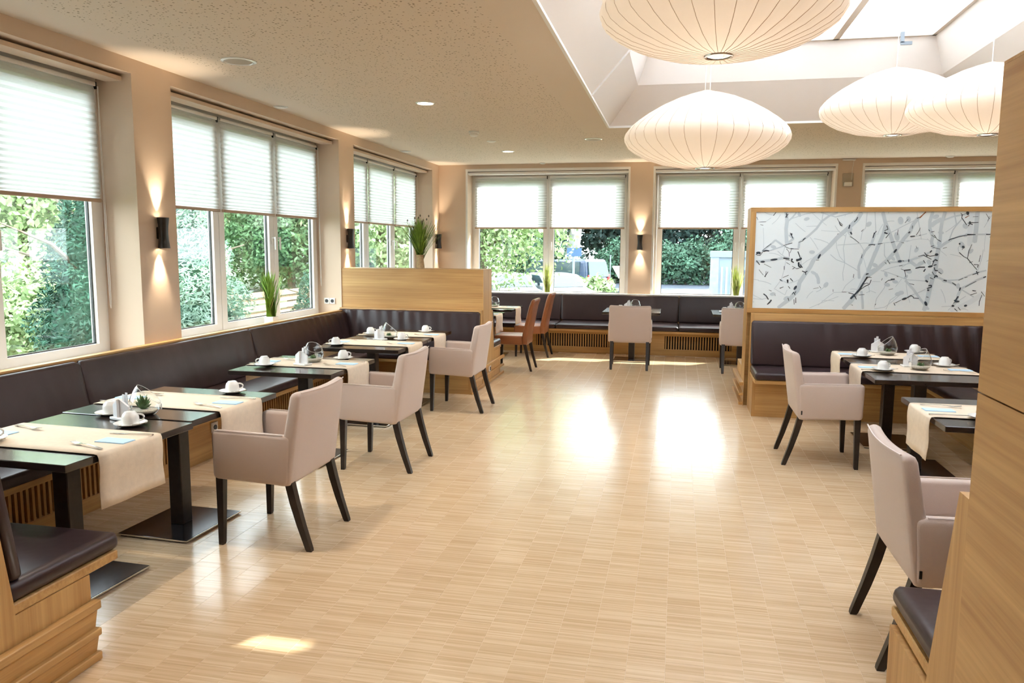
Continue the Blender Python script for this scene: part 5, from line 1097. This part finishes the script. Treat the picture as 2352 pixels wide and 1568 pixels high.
# beyond the back windows
def car(name, loc, rotz, label, body, van=False, group=None):
    o = empty(name, loc, rotz, label, 'van' if van else 'car', group)
    Lc, Wc = (4.9, 1.9) if van else (4.3, 1.76)
    if van: side = [(-2.45, 0.35), (2.45, 0.35), (2.45, 0.85), (2.2, 1.05), (1.45, 1.15), (0.95, 1.95), (-2.25, 2.0), (-2.42, 1.1)]
    else: side = [(-2.15, 0.3), (2.15, 0.3), (2.15, 0.62), (1.95, 0.78), (1.0, 0.92), (0.25, 1.42), (-1.1, 1.46), (-1.85, 1.0), (-2.12, 0.92)]
    rings = []
    for y, s in ((-Wc/2, 0.93), (-Wc/2+0.08, 0.985), (-Wc/2+0.25, 1.0), (Wc/2-0.25, 1.0), (Wc/2-0.08, 0.985), (Wc/2, 0.93)):
        zc_ = 0.7; sd = round_poly(side, 0.12, 3)
        rings.append([(x*s, y*(1-0.10*max(0, (z-0.9))), zc_+(z-zc_)*s) for x, z in sd])
    MB().loft(rings).ob('body', body, o, ang=40)
    if van:
        scr = [(1.42, 1.18), (0.98, 1.9)]; rear = [(-2.44, 1.2), (-2.30, 1.88)]; sidew = [(-2.0, 1.25), (1.2, 1.25), (0.86, 1.85), (-2.0, 1.88)]
    else:
        scr = [(0.98, 0.95), (0.30, 1.38)]; rear = [(-1.82, 1.03), (-1.16, 1.41)]; sidew = [(-1.5, 1.0), (0.75, 0.97), (0.2, 1.36), (-1.05, 1.38)]
    hw = Wc/2-0.18
    for nm, q, dx in (('windscreen', scr, 0.03), ('rear_window', rear, -0.03)):
        (xa, za), (xb, zb) = q
        MB().add([(xa+dx, -hw, za), (xa+dx, hw, za), (xb+dx, hw*0.88, zb), (xb+dx, -hw*0.88, zb), (xa-dx, -hw, za), (xa-dx, hw, za), (xb-dx, hw*0.88, zb), (xb-dx, -hw*0.88, zb)], [(0,1,2,3),(4,7,6,5),(0,4,5,1),(1,5,6,2),(2,6,7,3),(3,7,4,0)]).ob(nm, 'car_glass', o, smooth=False)
    for s in (-1, 1):
        y0, y1 = s*(Wc/2-0.10), s*(Wc/2-0.02); MB().prism(sidew, min(y0, y1), max(y0, y1), 'y').ob('side_window', 'car_glass', o, smooth=False)
        for x in (-1.35, 1.35):
            w_ = MB().lathe([(0.1, -0.1), (0.30, -0.1), (0.32, -0.06), (0.32, 0.06), (0.30, 0.1), (0.1, 0.1)], 20).ob('wheel', 'rubber', o, (x, s*(Wc/2-0.12), 0.32)); w_.rotation_euler = (PI/2, 0, 0)
        MB().rbox(-Lc/2-0.01, -Lc/2+0.06, s*(Wc/2-0.2)-0.08, s*(Wc/2-0.2)+0.08, 0.75, 1.05 if not van else 1.3, 0.02, 1).ob('tail_lamp', 'tail_red', o)
        MB().rbox(0.6, 0.75, s*(Wc/2+0.06)-0.06, s*(Wc/2+0.06)+0.06, 0.95, 1.08, 0.03, 2).ob('mirror', body, o)
GC = 'parked cars outside'
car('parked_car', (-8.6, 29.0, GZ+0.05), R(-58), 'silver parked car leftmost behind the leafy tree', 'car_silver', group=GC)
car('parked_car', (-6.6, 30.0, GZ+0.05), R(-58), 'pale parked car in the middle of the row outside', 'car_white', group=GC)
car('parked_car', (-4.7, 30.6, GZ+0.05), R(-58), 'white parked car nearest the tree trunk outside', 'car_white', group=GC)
car('parked_van', (-5.6, 36.5, GZ), R(150), 'dark blue van parked behind the cars', 'car_blue', van=True)
GT = 'trees beyond the parking area'
tree('deciduous_tree', (-6.3, 24.5, GZ), 'large bright leafy tree outside the first back window', 3.6, 0.2, ell(0, 0, 4.4, 3.3, 2.0, 3.3, 0.25), 26000, 0.085, 'leaf_light', 41)
tree('deciduous_tree', (-6.0, 42.0, GZ), 'pale barked leaning tree outside the right sash of the first back window', 6.5, 0.42, ell(-1.5, 0, 6.8, 3.2, 3.0, 3.6, 0.3), 12000, 0.13, 'leaf_light', 42, 'bark_pale', lean=0.14)
DK = ['dark tall tree at the left of the dark wood', 'dark tree behind the van', 'dark tree in the middle of the dark wood', 'dark tree above the hedge', 'dark tree behind the white shed', 'dark tree at the right of the dark wood', 'dark tree far right outside the third back window']
for k, (x, y) in enumerate(((-22, 62), (-13, 66), (-5.5, 68), (1.5, 66), (9, 64), (17, 66), (27, 64))):
    tree('dark_tree', (x, y, GZ), DK[k] + ' beyond the parking area', 8, 0.4, ell(0, 0, 7.2, 5.2, 4.6, 6.6, 0.35), 13000, 0.27, 'leaf_dark', 50+k, group=GT)
BS = ['rounded hedge bush left of the van', 'rounded hedge bush right of the van', 'tall hedge bush behind the lamp post', 'green bush in the middle of the second back window', 'green bush left of the white shed', 'bush behind the white shed', 'bush outside the third back window']
for k, (x, y, h, mt) in enumerate(((-10, 56, 3.2, 'leaf_bush'), (-3.2, 57, 3.4, 'leaf_bush'), (0.5, 56, 3.0, 'leaf_bush'), (4.4, 55, 4.2, 'leaf_bush'), (8.0, 55, 2.6, 'leaf_bush'), (14, 54, 3.2, 'leaf_bush'), (22, 54, 3.5, 'leaf_bush'))):
    tree('hedge_bush', (x, y, GZ), BS[k] + ' beyond the road', h*0.5, 0.12, ell(0, 0, h*0.48, 2.9, 1.8, h*0.55, 0.4), 9000, 0.13, mt, 70+k, group='hedge bushes beyond the road', cat='shrub')
tree('garden_shrub', (-3.6, 33.6, GZ), 'low light green shrub in front of the van', 0.8, 0.06, ell(0, 0, 0.6, 1.0, 0.8, 0.7, 0.4), 2500, 0.12, 'leaf_light', 90, cat='shrub')
o = empty('sign_post', (-4.29, 32.4, GZ), 0, 'thin grey post with a small blue sign in front of the van', 'sign')
MB().tube([(0, 0, 0), (0, 0, 2.75)], 0.05, 8).ob('post', 'post_grey', o); MB().box(-0.28, 0.34, -0.06, -0.03, 2.15, 2.5).ob('sign_plate', 'sign_blue', o, smooth=False)
o = empty('lamp_post', (-4.25, 50.0, GZ), 0, 'slender pale pole in front of the hedge', 'pole')
MB().tube([(0, 0, 0), (0, 0, 2.0)], 0.04, 8).ob('shaft', 'post_grey', o); MB().lathe([(0.07, 0), (0.07, 0.06)], 10).ob('cap', 'post_grey', o, (0, 0, 2.0))
o = empty('tipper_trailer', (-2.75, 46.0, GZ), 0, 'small pale trailer parked at the right of the first back window', 'trailer')
MB().prism([(-1.0, 1.45), (1.2, 1.45), (1.2, 0.75), (-0.6, 0.75)], -0.6, 0.6, 'y').ob('tub', 'pot_white', o, smooth=False); MB().box(-0.5, 1.2, -0.5, 0.5, 0.45, 0.75).ob('chassis', 'shed_dark', o, smooth=False)
for s in (-1, 1):
    w_ = MB().lathe([(0.05, -0.1), (0.28, -0.1), (0.28, 0.1), (0.05, 0.1)], 16).ob('wheel', 'rubber', o, (0.3, s*0.5, 0.28)); w_.rotation_euler = (PI/2, 0, 0)
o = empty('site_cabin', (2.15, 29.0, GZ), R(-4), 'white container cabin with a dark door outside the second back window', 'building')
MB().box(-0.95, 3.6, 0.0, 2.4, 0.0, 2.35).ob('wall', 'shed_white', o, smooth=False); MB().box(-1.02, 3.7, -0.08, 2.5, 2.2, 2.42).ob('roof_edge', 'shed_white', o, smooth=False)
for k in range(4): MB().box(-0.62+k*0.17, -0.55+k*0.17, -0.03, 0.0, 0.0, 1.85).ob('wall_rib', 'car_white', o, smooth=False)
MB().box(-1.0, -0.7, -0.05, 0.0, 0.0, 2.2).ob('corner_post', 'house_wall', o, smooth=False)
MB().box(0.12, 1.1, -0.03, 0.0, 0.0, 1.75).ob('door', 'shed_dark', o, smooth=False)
g_ = random.Random(5)
for k, (x, y) in enumerate(((0.45, 24.0), (0.75, 25.0), (0.95, 23.5))):
    o = empty('ornamental_grass', (x, y, GZ+0.02), 0, ('pale tuft of tall grass %s' % ('left in the second back window', 'between the other tufts in the second back window', 'just left of the white cabin')[k]), 'plant', 'grass tufts outside the back windows')
    blades(MB(), 60, 1.15, 0.45, 0.18, 33+k, 0.02, 0.4).ob('blades', 'leaf_frost', o, smooth=False)
SC['built'] = 1
